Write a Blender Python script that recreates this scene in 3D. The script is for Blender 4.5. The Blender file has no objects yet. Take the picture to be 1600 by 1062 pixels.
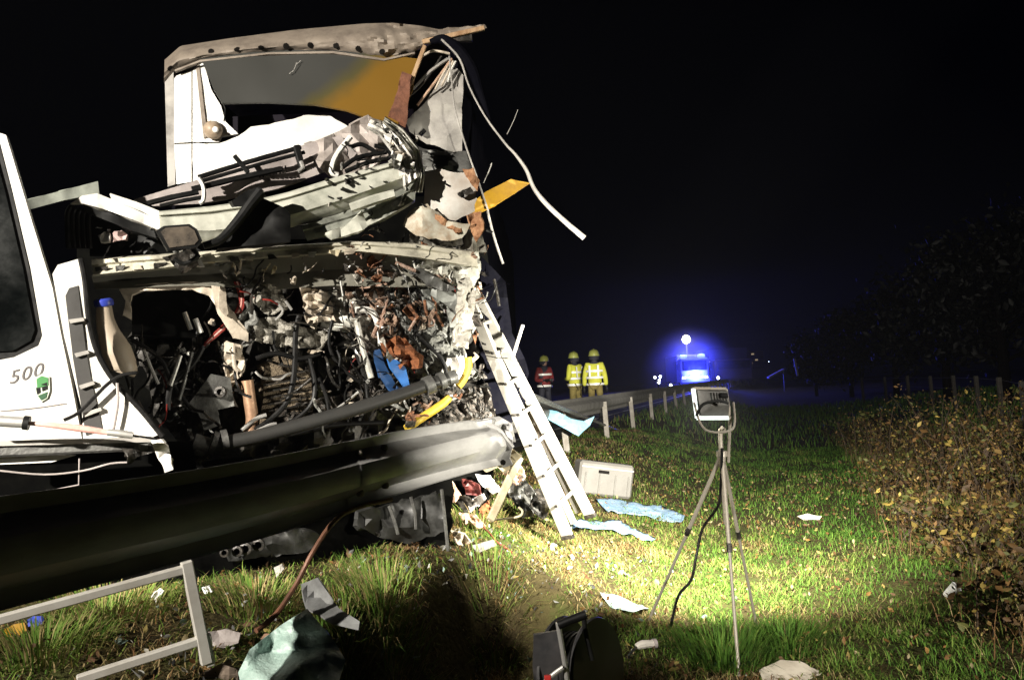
import bpy, bmesh, math, random
from mathutils import Vector, Matrix, noise as N
import numpy as np

S = bpy.context.scene
COL = S.collection
R = math.radians
random.seed(7)

# ------------------------------------------------------------------ camera
F = 1250.0                      # focal length in photo pixels (photo is 1600 wide)
EYE = Vector((0, 0, 1.6))
cam_data = bpy.data.cameras.new('camera')
cam_data.lens = 36 * F / 1600
cam_data.clip_end = 1000
cam_data.clip_start = 0.05
cam = bpy.data.objects.new('camera', cam_data)
COL.objects.link(cam)
ROT = Matrix.Rotation(R(90 + 3.23), 3, 'X') @ Matrix.Rotation(R(-2.5), 3, 'Z')
cam.matrix_world = Matrix.Translation(EYE) @ ROT.to_4x4()
S.camera = cam

# ------------------------------------------------------------------ night sky
W = bpy.data.worlds.new('World')
S.world = W
W.use_nodes = True
bg = W.node_tree.nodes['Background']
bg.inputs[0].default_value = (0.30, 0.36, 0.70, 1)
bg.inputs[1].default_value = 0.0012

# ------------------------------------------------------------------ lamps
def aim(o, target):
    d = Vector(target) - o.location
    o.rotation_euler = d.to_track_quat('-Z', 'Y').to_euler()

def spot(name, loc, target, watts, size, blend, color, radius):
    l = bpy.data.lights.new(name, 'SPOT')
    l.energy = watts; l.spot_size = R(size); l.spot_blend = blend
    l.color = color; l.shadow_soft_size = radius
    o = bpy.data.objects.new(name, l); COL.objects.link(o)
    o.location = loc; aim(o, target)
    return o

def point(name, loc, watts, color, radius):
    l = bpy.data.lights.new(name, 'POINT')
    l.energy = watts; l.color = color; l.shadow_soft_size = radius
    o = bpy.data.objects.new(name, l); COL.objects.link(o)
    o.location = loc
    return o

KEY = Vector((-5.6, -2.0, 4.3))     # work lamp on the road, out of frame at the left
spot('road_work_light', KEY, (-2.0, 5.8, 3.15), 8200, 45, 0.2, (1.0, 0.935, 0.83), 0.06)
spot('road_work_light', KEY + Vector((0.15, -0.1, 0)), (-1.35, 3.55, 0.6), 4200, 28, 0.5, (1.0, 0.93, 0.82), 0.06)
# the lit lamp on the tripod in the picture
LAMP = Vector((1.155, 4.62, 1.455))
LAMP_AIM = Vector((1.0, 11.5, 0.45))
lamp_dir = (LAMP_AIM - LAMP).normalized()
spot('tripod_work_light', LAMP + lamp_dir * 0.11, LAMP_AIM, 3200, 138, 0.9, (1.0, 0.95, 0.82), 0.05)

spot('tripod_work_light', LAMP + Vector((-0.16, 0.04, 0.0)), (-0.5, 4.8, 1.3), 190, 62, 1.0, (1.0, 0.94, 0.80), 0.05)
spot('added_fill_spot', (2.2, -5.0, 4.6), (1.68, 20.0, 1.45), 22000, 5.5, 0.5, (1.0, 0.95, 0.85), 0.05)  # added unseen spot, narrow beam to brighten the people on the road
spot('added_fill_spot', (3.6, -4.0, 2.4), (2.3, 10.0, 0.0), 7500, 33, 1.0, (1.0, 0.95, 0.85), 0.08)  # added unseen fill from behind the camera, for verge and brambles

S.view_settings.view_transform = 'Standard'
S.view_settings.look = 'None'
S.view_settings.exposure = 0.0
S.view_settings.gamma = 1.0
S.view_settings.use_curve_mapping = False
S.cycles.use_denoising = True
S.cycles.max_bounces = 6
S.cycles.volume_bounces = 0
S.cycles.sample_clamp_indirect = 4.0

# ------------------------------------------------------------------ picture helpers
def P(x, y, d):
    """the point at world depth d (metres along +Y) seen at photo pixel x, y"""
    v = ROT @ Vector(((x - 800) / F, -(y - 531) / F, -1))
    return EYE + v * (d / v.y)

def dplane(x0, d0, x1, d1):
    def D(x):
        t = (x - x0) / (x1 - x0)
        t = max(-0.5, min(1.5, t))
        return 1 / ((1 - t) / d0 + t / d1)
    return D

CAB = dplane(130, 4.95, 740, 6.0)
TRL = dplane(258, 6.85, 715, 6.95)
DOOR = dplane(0, 4.35, 250, 4.6)

def line_x(y): return 1.09 + 0.31 * (y - 13)          # the barrier line as it was
def sm(a, b, t):
    t = max(0, min(1, (t - a) / (b - a))); return t * t * (3 - 2 * t)
def gz(x, y):
    e = x - line_x(y)
    z = 0.6 * (1 - sm(-0.1, 2.9, e))
    if e > -0.6:
        z += 0.05 * N.noise(Vector((x * 0.7, y * 0.7, 3))) + 0.025 * N.noise(Vector((x * 2.3, y * 2.3, 5)))
    z += 0.5 * sm(5, 14, e)
    u = (x + 0.30) * 0.95 - (y - 4.3) * 0.30; v = (x + 0.22) * 0.30 + (y - 4.3) * 0.95
    u += 0.07 * N.noise(Vector((x * 3, y * 3, 8)))
    z -= 0.55 * (1 - sm(0.30, 0.46, abs(u))) * (1 - sm(0.85, 1.2, abs(v)))
    return z
def G(x, y, lift=0.0):
    """ground point seen at photo pixel x, y"""
    d0 = 1.5
    d = d0
    for i in range(4000):
        p = P(x, y, d)
        if p.z <= gz(p.x, p.y): break
        d += 0.01 if d < 20 else 0.05
        if d > 140: break
    return Vector((p.x, p.y, gz(p.x, p.y) + lift))

# ------------------------------------------------------------------ materials
MATS = {}
def mat(name, col, rough=0.5, metal=0.0, col2=None, scale=6.0, amt=1.0, bump=0.0, bscale=40.0, lo=0.4, hi=0.65,
        emit=None, es=0.0, trans=0.0, spec=0.5, stretch=(1, 1, 1), coat=0.0):
    if name in MATS: return MATS[name]
    m = bpy.data.materials.new(name); m.use_nodes = True
    nt = m.node_tree; b = nt.nodes['Principled BSDF']
    b.inputs['Base Color'].default_value = (*col, 1)
    b.inputs['Roughness'].default_value = rough
    b.inputs['Metallic'].default_value = metal
    b.inputs['Specular IOR Level'].default_value = spec
    b.inputs['Transmission Weight'].default_value = trans
    b.inputs['Coat Weight'].default_value = coat
    tc = nt.nodes.new('ShaderNodeTexCoord')
    mp = nt.nodes.new('ShaderNodeMapping'); mp.inputs['Scale'].default_value = stretch
    nt.links.new(tc.outputs['Object'], mp.inputs[0])
    if col2 is not None:
        n = nt.nodes.new('ShaderNodeTexNoise'); n.inputs['Scale'].default_value = scale
        n.inputs['Detail'].default_value = 8; n.inputs['Roughness'].default_value = 0.68
        nt.links.new(mp.outputs[0], n.inputs['Vector'])
        r = nt.nodes.new('ShaderNodeValToRGB')
        r.color_ramp.elements[0].position = lo; r.color_ramp.elements[0].color = (0, 0, 0, 1)
        r.color_ramp.elements[1].position = hi; r.color_ramp.elements[1].color = (amt, amt, amt, 1)
        nt.links.new(n.outputs['Fac'], r.inputs[0])
        mx = nt.nodes.new('ShaderNodeMix'); mx.data_type = 'RGBA'
        mx.inputs['A'].default_value = (*col, 1); mx.inputs['B'].default_value = (*col2, 1)
        nt.links.new(r.outputs[0], mx.inputs['Factor'])
        nt.links.new(mx.outputs['Result'], b.inputs['Base Color'])
        ma = nt.nodes.new('ShaderNodeMath'); ma.operation = 'MULTIPLY_ADD'
        ma.inputs[1].default_value = 0.25; ma.inputs[2].default_value = rough
        nt.links.new(r.outputs[0], ma.inputs[0]); nt.links.new(ma.outputs[0], b.inputs['Roughness'])
    if bump > 0:
        n2 = nt.nodes.new('ShaderNodeTexNoise'); n2.inputs['Scale'].default_value = bscale
        n2.inputs['Detail'].default_value = 5
        nt.links.new(mp.outputs[0], n2.inputs['Vector'])
        bp = nt.nodes.new('ShaderNodeBump'); bp.inputs['Strength'].default_value = bump
        bp.inputs['Distance'].default_value = 0.02
        nt.links.new(n2.outputs['Fac'], bp.inputs['Height']); nt.links.new(bp.outputs[0], b.inputs['Normal'])
    if emit is not None:
        b.inputs['Emission Color'].default_value = (*emit, 1); b.inputs['Emission Strength'].default_value = es
    MATS[name] = m
    return m

WHITE = mat('white_paint', (0.74, 0.72, 0.67), 0.35, 0, (0.42, 0.37, 0.30), 5, 0.55, 0.05, 30, 0.5, 0.85)
CLEAN = mat('clean_white_paint', (0.70, 0.69, 0.65), 0.32, 0, (0.42, 0.38, 0.31), 2.6, 0.75, 0.06, 12, 0.46, 0.78)
WRECKW = mat('wrecked_white_paint', (0.58, 0.57, 0.51), 0.38, 0, (0.12, 0.12, 0.10), 7, 0.9, 0.25, 25, 0.50, 0.72)
BEIGE = mat('beige_primer', (0.52, 0.45, 0.36), 0.5, 0, (0.14, 0.11, 0.08), 8, 0.9, 0.2, 30, 0.48, 0.72)
GREYPL = mat('grey_lining_plastic', (0.38, 0.335, 0.32), 0.6, 0, (0.16, 0.14, 0.13), 5, 0.7, 0.1, 60)
SILVER = mat('bare_aluminium', (0.66, 0.65, 0.62), 0.38, 0.75, (0.35, 0.33, 0.3), 9, 0.6, 0.05, 60)
LADM = mat('ladder_aluminium', (0.30, 0.285, 0.255), 0.42, 0.15, (0.18, 0.165, 0.14), 8, 0.6)
STEEL = mat('grey_steel', (0.15, 0.15, 0.14), 0.4, 0.4, (0.045, 0.042, 0.04), 10, 0.9, 0.2, 50)
DARKM = mat('dark_oily_metal', (0.016, 0.015, 0.013), 0.32, 0.3, (0.07, 0.06, 0.05), 22, 0.7, 0.3, 40)
BLACKP = mat('black_plastic', (0.004, 0.004, 0.004), 0.45, 0, (0.010, 0.010, 0.009), 9, 0.7, spec=0.25)
RUBBER = mat('black_rubber', (0.005, 0.005, 0.005), 0.38, 0, (0.011, 0.010, 0.009), 12, 0.8, spec=0.25)
RUST = mat('rusty_brown', (0.20, 0.085, 0.035), 0.8, 0, (0.42, 0.24, 0.13), 18, 0.9, 0.5, 40)
ORANGE = mat('orange_foam', (0.25, 0.085, 0.028), 0.85, 0, (0.09, 0.03, 0.012), 14, 0.9, 0.8, 30)
TAN = mat('tan_insulation', (0.50, 0.34, 0.24), 0.85, 0, (0.24, 0.13, 0.08), 14, 0.9, 0.6, 35)
WOOD = mat('broken_wood', (0.42, 0.28, 0.16), 0.75, 0, (0.18, 0.09, 0.04), 12, 0.8, 0.3, 30, stretch=(1, 1, .15))
DWOOD = mat('dark_red_wood', (0.16, 0.06, 0.03), 0.8, 0, (0.07, 0.03, 0.02), 15, 0.9, 0.4, 30)
TARP = mat('beige_tarpaulin', (0.235, 0.195, 0.155), 0.65, 0, (0.12, 0.095, 0.075), 6, 0.9, 0.12, 25, 0.42, 0.7)
GREYTARP = mat('grey_tarpaulin', (0.36, 0.34, 0.31), 0.55, 0, (0.16, 0.15, 0.14), 4, 0.8, 0.15, 14)
VOID = mat('painted_shade_black', (0.0025, 0.0025, 0.0025), 0.8, 0, (0.006, 0.006, 0.005), 6, 0.7, spec=0.0)  # deep shade put into the colour, stays black under the lamps
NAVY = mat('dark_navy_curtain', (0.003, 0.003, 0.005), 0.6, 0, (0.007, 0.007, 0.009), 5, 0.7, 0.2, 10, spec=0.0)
YELLOW = mat('yellow_paint', (0.36, 0.20, 0.012), 0.5, 0, (0.22, 0.11, 0.01), 8, 0.6)
YHOSE = mat('yellow_hose', (0.55, 0.38, 0.03), 0.5, 0, (0.25, 0.15, 0.02), 15, 0.7)
BLUE = mat('bright_blue_plastic', (0.035, 0.16, 0.46), 0.45, 0, (0.02, 0.08, 0.26), 8, 0.7)
BLUECAP = mat('blue_cap', (0.03, 0.05, 0.35), 0.4)
REDW = mat('red_wire', (0.20, 0.02, 0.015), 0.45)
PINK = mat('pink_hose', (0.50, 0.22, 0.18), 0.5, 0, (0.6, 0.45, 0.4), 6, 0.9, stretch=(1, 1, 1))
BOTTLE = mat('milky_plastic', (0.40, 0.33, 0.25), 0.45, 0, (0.30, 0.25, 0.19), 3, 0.6)
COPPER = mat('copper_brown_pipe', (0.42, 0.26, 0.16), 0.45, 0.4, (0.18, 0.10, 0.06), 10, 0.8)
GLASSD = mat('dark_window_glass', (0.002, 0.0025, 0.0025), 0.08, 0, (0.008, 0.009, 0.0085), 2.5, 0.9, spec=0.3)
GALV = mat('galvanised_steel', (0.38, 0.375, 0.37), 0.40, 0.15, (0.22, 0.215, 0.21), 3, 0.7, 0.04, 8, stretch=(1, 1, 4))
GALVD = mat('galvanised_post', (0.24, 0.22, 0.19), 0.5, 0.3, (0.25, 0.22, 0.18), 8, 0.7)
CREAM = mat('cream_bracket', (0.62, 0.54, 0.36), 0.5, 0, (0.3, 0.24, 0.15), 9, 0.7)
CASE = mat('grey_case_plastic', (0.15, 0.142, 0.13), 0.5, 0, (0.105, 0.098, 0.088), 4, 0.6, 0.05, 90)
DARKSLOT = mat('dark_slot', (0.008, 0.007, 0.006), 0.8, spec=0.05)
LBLUE = mat('pale_blue_sheet', (0.27, 0.58, 0.75), 0.4, 0, (0.42, 0.68, 0.80), 6, 0.7, 0.2, 12)
MBLUE = mat('blue_grey_sheet', (0.17, 0.29, 0.44), 0.5, 0, (0.36, 0.46, 0.56), 9, 0.8, 0.4, 16)
GREENGL = mat('crazed_green_glass', (0.50, 0.66, 0.60), 0.3, 0, (0.28, 0.42, 0.37), 10, 0.85, 0.35, 55, spec=0.6)
GREYSH = mat('grey_sheet', (0.28, 0.29, 0.29), 0.5, 0, (0.12, 0.12, 0.12), 6, 0.8, 0.2, 20)
PAPER = mat('pale_paper', (0.62, 0.56, 0.46), 0.8, 0, (0.4, 0.34, 0.26), 8, 0.6)
WPAPER = mat('white_paper', (0.75, 0.75, 0.74), 0.8)
RED = mat('red_plastic', (0.45, 0.03, 0.025), 0.45)
HIVIS = mat('hi_vis_yellow', (0.60, 0.62, 0.06), 0.7, 0, (0.45, 0.42, 0.05), 9, 0.6)
OLIVE = mat('olive_trousers', (0.24, 0.19, 0.05), 0.8, 0, (0.12, 0.09, 0.03), 9, 0.7)
REFL = mat('reflective_band', (0.85, 0.85, 0.80), 0.35)
REDVEST = mat('red_vest', (0.15, 0.012, 0.012), 0.7, 0, (0.2, 0.015, 0.015), 9, 0.6)
NAVYCL = mat('navy_clothing', (0.02, 0.02, 0.03), 0.8)
HELM = mat('helmet_olive_yellow', (0.40, 0.42, 0.10), 0.35)
SKIN = mat('skin', (0.50, 0.30, 0.22), 0.5)
LAMPG = mat('lit_lamp_glass', (0.9, 0.9, 0.85), 0.3, emit=(1.0, 0.97, 0.86), es=14)
RIMGLOW = mat('painted_rim_glow', (0.8, 0.85, 0.82), 0.25, emit=(0.78, 0.92, 0.86), es=1.7)  # glow in the material stands in for lamp spill on the rim
TRIM = mat('tripod_metal', (0.38, 0.345, 0.285), 0.35, 0.4, (0.28, 0.24, 0.19), 14, 0.7)

# ------------------------------------------------------------------ object helpers
def thing(name, loc, label, cat, group=None, rotz=0.0):
    o = bpy.data.objects.new(name, None); COL.objects.link(o)
    o.empty_display_size = 0.2
    o.location = loc; o.rotation_euler = (0, 0, rotz)
    o['label'] = label; o['category'] = cat
    if group: o['group'] = group
    return o

def wloc(o):
    v = Vector((0, 0, 0))
    while o is not None:
        v += o.location; o = o.parent
    return v

def mkobj(name, me, parent=None, loc=None):
    """me holds world coordinates; the object is placed under parent (or at loc)"""
    o = bpy.data.objects.new(name, me); COL.objects.link(o)
    if parent is not None:
        o.parent = parent; off = wloc(parent)
    else:
        off = Vector(loc) if loc is not None else Vector((0, 0, 0)); o.location = off
    if off.length > 0: me.transform(Matrix.Translation(-off))
    return o

def tag(o, label, cat, group=None):
    o['label'] = label; o['category'] = cat
    if group: o['group'] = group
    return o

def struct(o): o['kind'] = 'structure'; return o
def stuff(o): o['kind'] = 'stuff'; return o

class MB:
    """collects shapes in world coordinates into one mesh"""
    def __init__(s): s.v = []; s.f = []; s.sm = []
    def add(s, vs, fs, smooth=False):
        b = len(s.v); s.v += [Vector(v) for v in vs]
        s.f += [tuple(i + b for i in f) for f in fs]; s.sm += [smooth] * len(fs)
        return s
    def box(s, c, size, rot=None):
        c = Vector(c); h = Vector(size) / 2; vs = []
        for x in (-1, 1):
            for y in (-1, 1):
                for z in (-1, 1):
                    v = Vector((x * h.x, y * h.y, z * h.z))
                    if rot is not None: v = rot @ v
                    vs.append(c + v)
        return s.add(vs, [(0, 1, 3, 2), (4, 6, 7, 5), (0, 4, 5, 1), (2, 3, 7, 6), (0, 2, 6, 4), (1, 5, 7, 3)])
    def bar(s, a, b, w, h, up=(0, 0, 1)):
        """rectangular bar from a to b; w across, h along up"""
        a = Vector(a); b = Vector(b); t = (b - a).normalized(); up = Vector(up)
        sd = t.cross(up)
        if sd.length < 1e-4: sd = t.cross(Vector((0, 1, 0)))
        sd.normalize(); u = sd.cross(t).normalized()
        vs = []
        for q in (a, b):
            for i, j in ((-1, -1), (1, -1), (1, 1), (-1, 1)):
                vs.append(q + sd * (i * w / 2) + u * (j * h / 2))
        return s.add(vs, [(3, 2, 1, 0), (4, 5, 6, 7), (0, 1, 5, 4), (1, 2, 6, 5), (2, 3, 7, 6), (3, 0, 4, 7)])
    def tube(s, pts, r, n=8, smooth=True, ctrl=4, cap=True):
        pts = [Vector(p) for p in pts]
        rs = list(r) if isinstance(r, (list, tuple)) else [r] * len(pts)
        if smooth and len(pts) > 2:
            q = []; rr = []
            for i in range(len(pts) - 1):
                p0 = pts[max(i - 1, 0)]; p1 = pts[i]; p2 = pts[i + 1]; p3 = pts[min(i + 2, len(pts) - 1)]
                for k in range(ctrl):
                    t = k / ctrl
                    q.append(0.5 * ((2 * p1) + (p2 - p0) * t + (2 * p0 - 5 * p1 + 4 * p2 - p3) * t * t + (3 * p1 - p0 - 3 * p2 + p3) * t ** 3))
                    rr.append(rs[i] * (1 - t) + rs[i + 1] * t)
            q.append(pts[-1]); rr.append(rs[-1]); pts = q; rs = rr
        vs = []; fs = []
        nrm = None
        for i, p in enumerate(pts):
            t = (pts[min(i + 1, len(pts) - 1)] - pts[max(i - 1, 0)])
            if t.length < 1e-6: t = Vector((0, 0, 1))
            t.normalize()
            if nrm is None:
                nrm = t.cross(Vector((0.13, 0.3, 0.94)))
                if nrm.length < 1e-3: nrm = t.cross(Vector((1, 0, 0)))
            nrm = (nrm - t * nrm.dot(t))
            if nrm.length < 1e-5: nrm = t.orthogonal()
            nrm.normalize(); bn = t.cross(nrm)
            for k in range(n):
                a = 2 * math.pi * k / n
                vs.append(p + (nrm * math.cos(a) + bn * math.sin(a)) * rs[i])
        for i in range(len(pts) - 1):
            for k in range(n):
                k2 = (k + 1) % n
                fs.append((i * n + k, i * n + k2, (i + 1) * n + k2, (i + 1) * n + k))
        if cap:
            fs.append(tuple(reversed(range(n)))); fs.append(tuple((len(pts) - 1) * n + k for k in range(n)))
        return s.add(vs, fs, True)
    def lathe(s, c, prof, axis=(0, 0, 1), n=20):
        """prof: list of (radius, height along axis)"""
        c = Vector(c); q = Vector((0, 0, 1)).rotation_difference(Vector(axis))
        vs = []; fs = []
        for r, h in prof:
            for k in range(n):
                a = 2 * math.pi * k / n
                vs.append(c + q @ Vector((r * math.cos(a), r * math.sin(a), h)))
        for i in range(len(prof) - 1):
            for k in range(n):
                k2 = (k + 1) % n
                fs.append((i * n + k, i * n + k2, (i + 1) * n + k2, (i + 1) * n + k))
        fs.append(tuple(reversed(range(n)))); fs.append(tuple((len(prof) - 1) * n + k for k in range(n)))
        return s.add(vs, fs, True)
    def grid(s, rows, thick=None):
        """rows: list of equal-length lists of points; thick: vector for the back face"""
        n = len(rows); m = len(rows[0]); vs = [p for r in rows for p in r]; fs = []
        for i in range(n - 1):
            for j in range(m - 1):
                fs.append((i * m + j, i * m + j + 1, (i + 1) * m + j + 1, (i + 1) * m + j))
        if thick is not None:
            b = len(vs); t = Vector(thick); vs = vs + [Vector(v) + t for v in vs]
            fs += [tuple(b + i for i in reversed(f)) for f in fs[:]]
            ring = [j for j in range(m)] + [i * m + m - 1 for i in range(1, n)] + [(n - 1) * m + j for j in range(m - 2, -1, -1)] + [i * m for i in range(n - 2, 0, -1)]
            for k in range(len(ring)):
                a = ring[k]; c = ring[(k + 1) % len(ring)]
                fs.append((c, a, a + b, c + b))
        return s.add(vs, fs, True)
    def mesh(s, name, m, bevel=0.0, angle=35):
        me = bpy.data.meshes.new(name)
        me.from_pydata([tuple(v) for v in s.v], [], s.f)
        bm = bmesh.new(); bm.from_mesh(me)
        for f, q in zip(bm.faces, s.sm): f.smooth = q
        bmesh.ops.recalc_face_normals(bm, faces=bm.faces)
        if bevel > 0:
            es = [e for e in bm.edges if len(e.link_faces) == 2 and e.calc_face_angle(0) > R(40)]
            bmesh.ops.bevel(bm, geom=es, offset=bevel, segments=1, affect='EDGES', clamp_overlap=True)
        bm.to_mesh(me); bm.free()
        if any(s.sm): me.set_sharp_from_angle(angle=R(angle))
        me.materials.append(m)
        return me
    def part(s, name, m, parent, bevel=0.0): return mkobj(name, s.mesh(name, m, bevel), parent)
    def solo(s, name, m, label, cat, group=None, bevel=0.0, loc=None):
        if loc is None:
            c = Vector((0, 0, 0))
            for v in s.v: c += v
            c /= len(s.v); loc = (c.x, c.y, min(v.z for v in s.v))
        return tag(mkobj(name, s.mesh(name, m, bevel), None, loc), label, cat, group)

def plate_mesh(name, pts, D, m, thick=0.012, cell=24, amp=0.0, freq=6.0, off=0.0, seed=0, jag=0.0, smooth=True, fine=0.0):
    """sheet metal whose outline is given as picture points; D(x) is its depth, off moves it nearer.
    amp / freq crumple it, jag tears its outline, thick is its real thickness."""
    rnd = random.Random(seed + len(pts) * 31)
    if jag > 0:
        q = []
        for i in range(len(pts)):
            a = pts[i]; b = pts[(i + 1) % len(pts)]
            L = math.hypot(b[0] - a[0], b[1] - a[1]); k = max(1, int(L / 9))
            for j in range(k):
                t = j / k
                q.append((a[0] + (b[0] - a[0]) * t + (rnd.uniform(-jag, jag) if j else 0), a[1] + (b[1] - a[1]) * t + (rnd.uniform(-jag, jag) if j else 0)))
        pts = q
    bm = bmesh.new()
    f = bm.faces.new([bm.verts.new((p[0], p[1], 0)) for p in pts])
    xs = [p[0] for p in pts]; ys = [p[1] for p in pts]
    if cell:
        for ax, lo, hi in ((0, min(xs), max(xs)), (1, min(ys), max(ys))):
            k = max(1, int((hi - lo) / cell))
            for i in range(1, k):
                c = lo + (hi - lo) * i / k
                co = (c, 0, 0) if ax == 0 else (0, c, 0); no = (1, 0, 0) if ax == 0 else (0, 1, 0)
                bmesh.ops.bisect_plane(bm, geom=bm.verts[:] + bm.edges[:] + bm.faces[:], plane_co=co, plane_no=no)
    bmesh.ops.triangulate(bm, faces=bm.faces[:])
    for v in bm.verts:
        x, y = v.co.x, v.co.y
        o = off(x, y) if callable(off) else off
        p = P(x, y, D(x) - o)
        if amp:
            w = p * freq + Vector((seed * 3.7, seed * 1.3, 0))
            o += amp * (abs(N.noise(w)) * 2 - 0.6 + 0.6 * N.noise(w * 2.3))
        if fine:
            o += fine * N.noise(p * freq * 5)
        v.co = P(x, y, D(x) - o)
    # front faces the camera
    bmesh.ops.recalc_face_normals(bm, faces=bm.faces[:])
    avg = Vector((0, 0, 0))
    for f in bm.faces: avg += f.normal * f.calc_area()
    c = sum((v.co for v in bm.verts), Vector()) / len(bm.verts)
    if avg.dot(EYE - c) < 0: bmesh.ops.reverse_faces(bm, faces=bm.faces[:])
    bmesh.ops.solidify(bm, geom=bm.faces[:], thickness=thick)
    for f in bm.faces: f.smooth = smooth
    me = bpy.data.meshes.new(name); bm.to_mesh(me); bm.free()
    if smooth: me.set_sharp_from_angle(angle=R(38))
    me.materials.append(m)
    return me

def plate(name, parent, pts, D, m, **k):
    return mkobj(name, plate_mesh(name, pts, D, m, **k), parent)

def ctube(name, parent, pts, D, r, m, n=8, offs=0.0, **k):
    """tube through picture points (x, y[, offset nearer])"""
    q = []
    for p in pts:
        o = p[2] if len(p) > 2 else offs
        q.append(P(p[0], p[1], D(p[0]) - o))
    return MB().tube(q, r, n, **k).part(name, m, parent)

def cbar(name, parent, a, b, D, w, h, m, offs=0.0, bevel=0.004):
    A = P(a[0], a[1], D(a[0]) - (a[2] if len(a) > 2 else offs)); B = P(b[0], b[1], D(b[0]) - (b[2] if len(b) > 2 else offs))
    return MB().bar(A, B, w, h).part(name, m, parent, bevel)

# ------------------------------------------------------------------ ground, road
def axis(vals):
    out = []
    for a, b, st in vals:
        out += list(np.arange(a, b, st))
    out.append(vals[-1][1]); return out
gx = axis([(-150, -20, 10), (-20, -4, 1), (-4, 9, 0.16), (9, 20, 0.6), (20, 150, 10)])
gy = axis([(-60, -4, 8), (-4, 2, 0.5), (2, 12, 0.16), (12, 24, 0.5), (24, 60, 2), (60, 160, 10)])
MUD = None
def ground_material():
    m = bpy.data.materials.new('verge_earth'); m.use_nodes = True; nt = m.node_tree; b = nt.nodes['Principled BSDF']
    tc = nt.nodes.new('ShaderNodeTexCoord')
    n = nt.nodes.new('ShaderNodeTexNoise'); n.inputs['Scale'].default_value = 1.6; n.inputs['Detail'].default_value = 9; n.inputs['Roughness'].default_value = 0.7
    nt.links.new(tc.outputs['Object'], n.inputs['Vector'])
    r = nt.nodes.new('ShaderNodeValToRGB'); e = r.color_ramp.elements
    e[0].position = 0.32; e[0].color = (0.030, 0.022, 0.012, 1); e[1].position = 0.68; e[1].color = (0.045, 0.070, 0.015, 1)
    q = r.color_ramp.elements.new(0.5); q.color = (0.06, 0.05, 0.02, 1)
    nt.links.new(n.outputs['Fac'], r.inputs[0]); nt.links.new(r.outputs[0], b.inputs['Base Color'])
    b.inputs['Roughness'].default_value = 0.95; b.inputs['Specular IOR Level'].default_value = 0.1
    n2 = nt.nodes.new('ShaderNodeTexNoise'); n2.inputs['Scale'].default_value = 30; n2.inputs['Detail'].default_value = 6
    nt.links.new(tc.outputs['Object'], n2.inputs['Vector'])
    bp = nt.nodes.new('ShaderNodeBump'); bp.inputs['Strength'].default_value = 0.8; bp.inputs['Distance'].default_value = 0.04
    nt.links.new(n2.outputs['Fac'], bp.inputs['Height']); nt.links.new(bp.outputs[0], b.inputs['Normal'])
    return m
EARTH = ground_material()
g = MB().grid([[Vector((x, y, gz(x, y))) for x in gx] for y in gy])
struct(mkobj('ground', g.mesh('ground', EARTH, angle=180)))
ASPH = mat('asphalt', (0.05, 0.05, 0.05), 0.75, 0, (0.035, 0.035, 0.035), 3, 0.8, 0.5, 120)
rows = []
for y in [-40, -20, 0] + list(range(3, 60, 3)) + list(range(60, 155, 10)):
    xr = line_x(y) - 1.1
    rows.append([Vector((xr - 9 * (3 - k) / 3, y, 0.606)) for k in range(4)])
struct(mkobj('road', MB().grid(rows, (0, 0, -0.05)).mesh('road', ASPH)))
rows = []
for y in [-40, 0] + list(range(10, 150, 10)):
    xr = line_x(y) - 1.5
    rows.append([Vector((xr - 0.15, y, 0.611)), Vector((xr, y, 0.611))])
struct(mkobj('road_edge_line', MB().grid(rows).mesh('road_edge_line', mat('road_paint', (0.7, 0.7, 0.68), 0.6))))

# ------------------------------------------------------------------ grass
def attr_mat(name, rough=0.75, trans=0.0):
    m = bpy.data.materials.new(name); m.use_nodes = True; nt = m.node_tree; b = nt.nodes['Principled BSDF']
    a = nt.nodes.new('ShaderNodeAttribute'); a.attribute_name = 'tint'
    nt.links.new(a.outputs['Color'], b.inputs['Base Color'])
    b.inputs['Roughness'].default_value = rough; b.inputs['Specular IOR Level'].default_value = 0.25
    if trans: 
        t = nt.nodes.new('ShaderNodeBsdfTranslucent'); nt.links.new(a.outputs['Color'], t.inputs[0])
        mx = nt.nodes.new('ShaderNodeMixShader'); mx.inputs[0].default_value = trans
        nt.links.new(b.outputs[0], mx.inputs[1]); nt.links.new(t.outputs[0], mx.inputs[2])
        nt.links.new(mx.outputs[0], nt.nodes['Material Output'].inputs[0])
    return m
GRASSM = attr_mat('grass_blade', 0.7, 0.25)
LEAFM = attr_mat('leaf', 0.6, 0.2)

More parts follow.
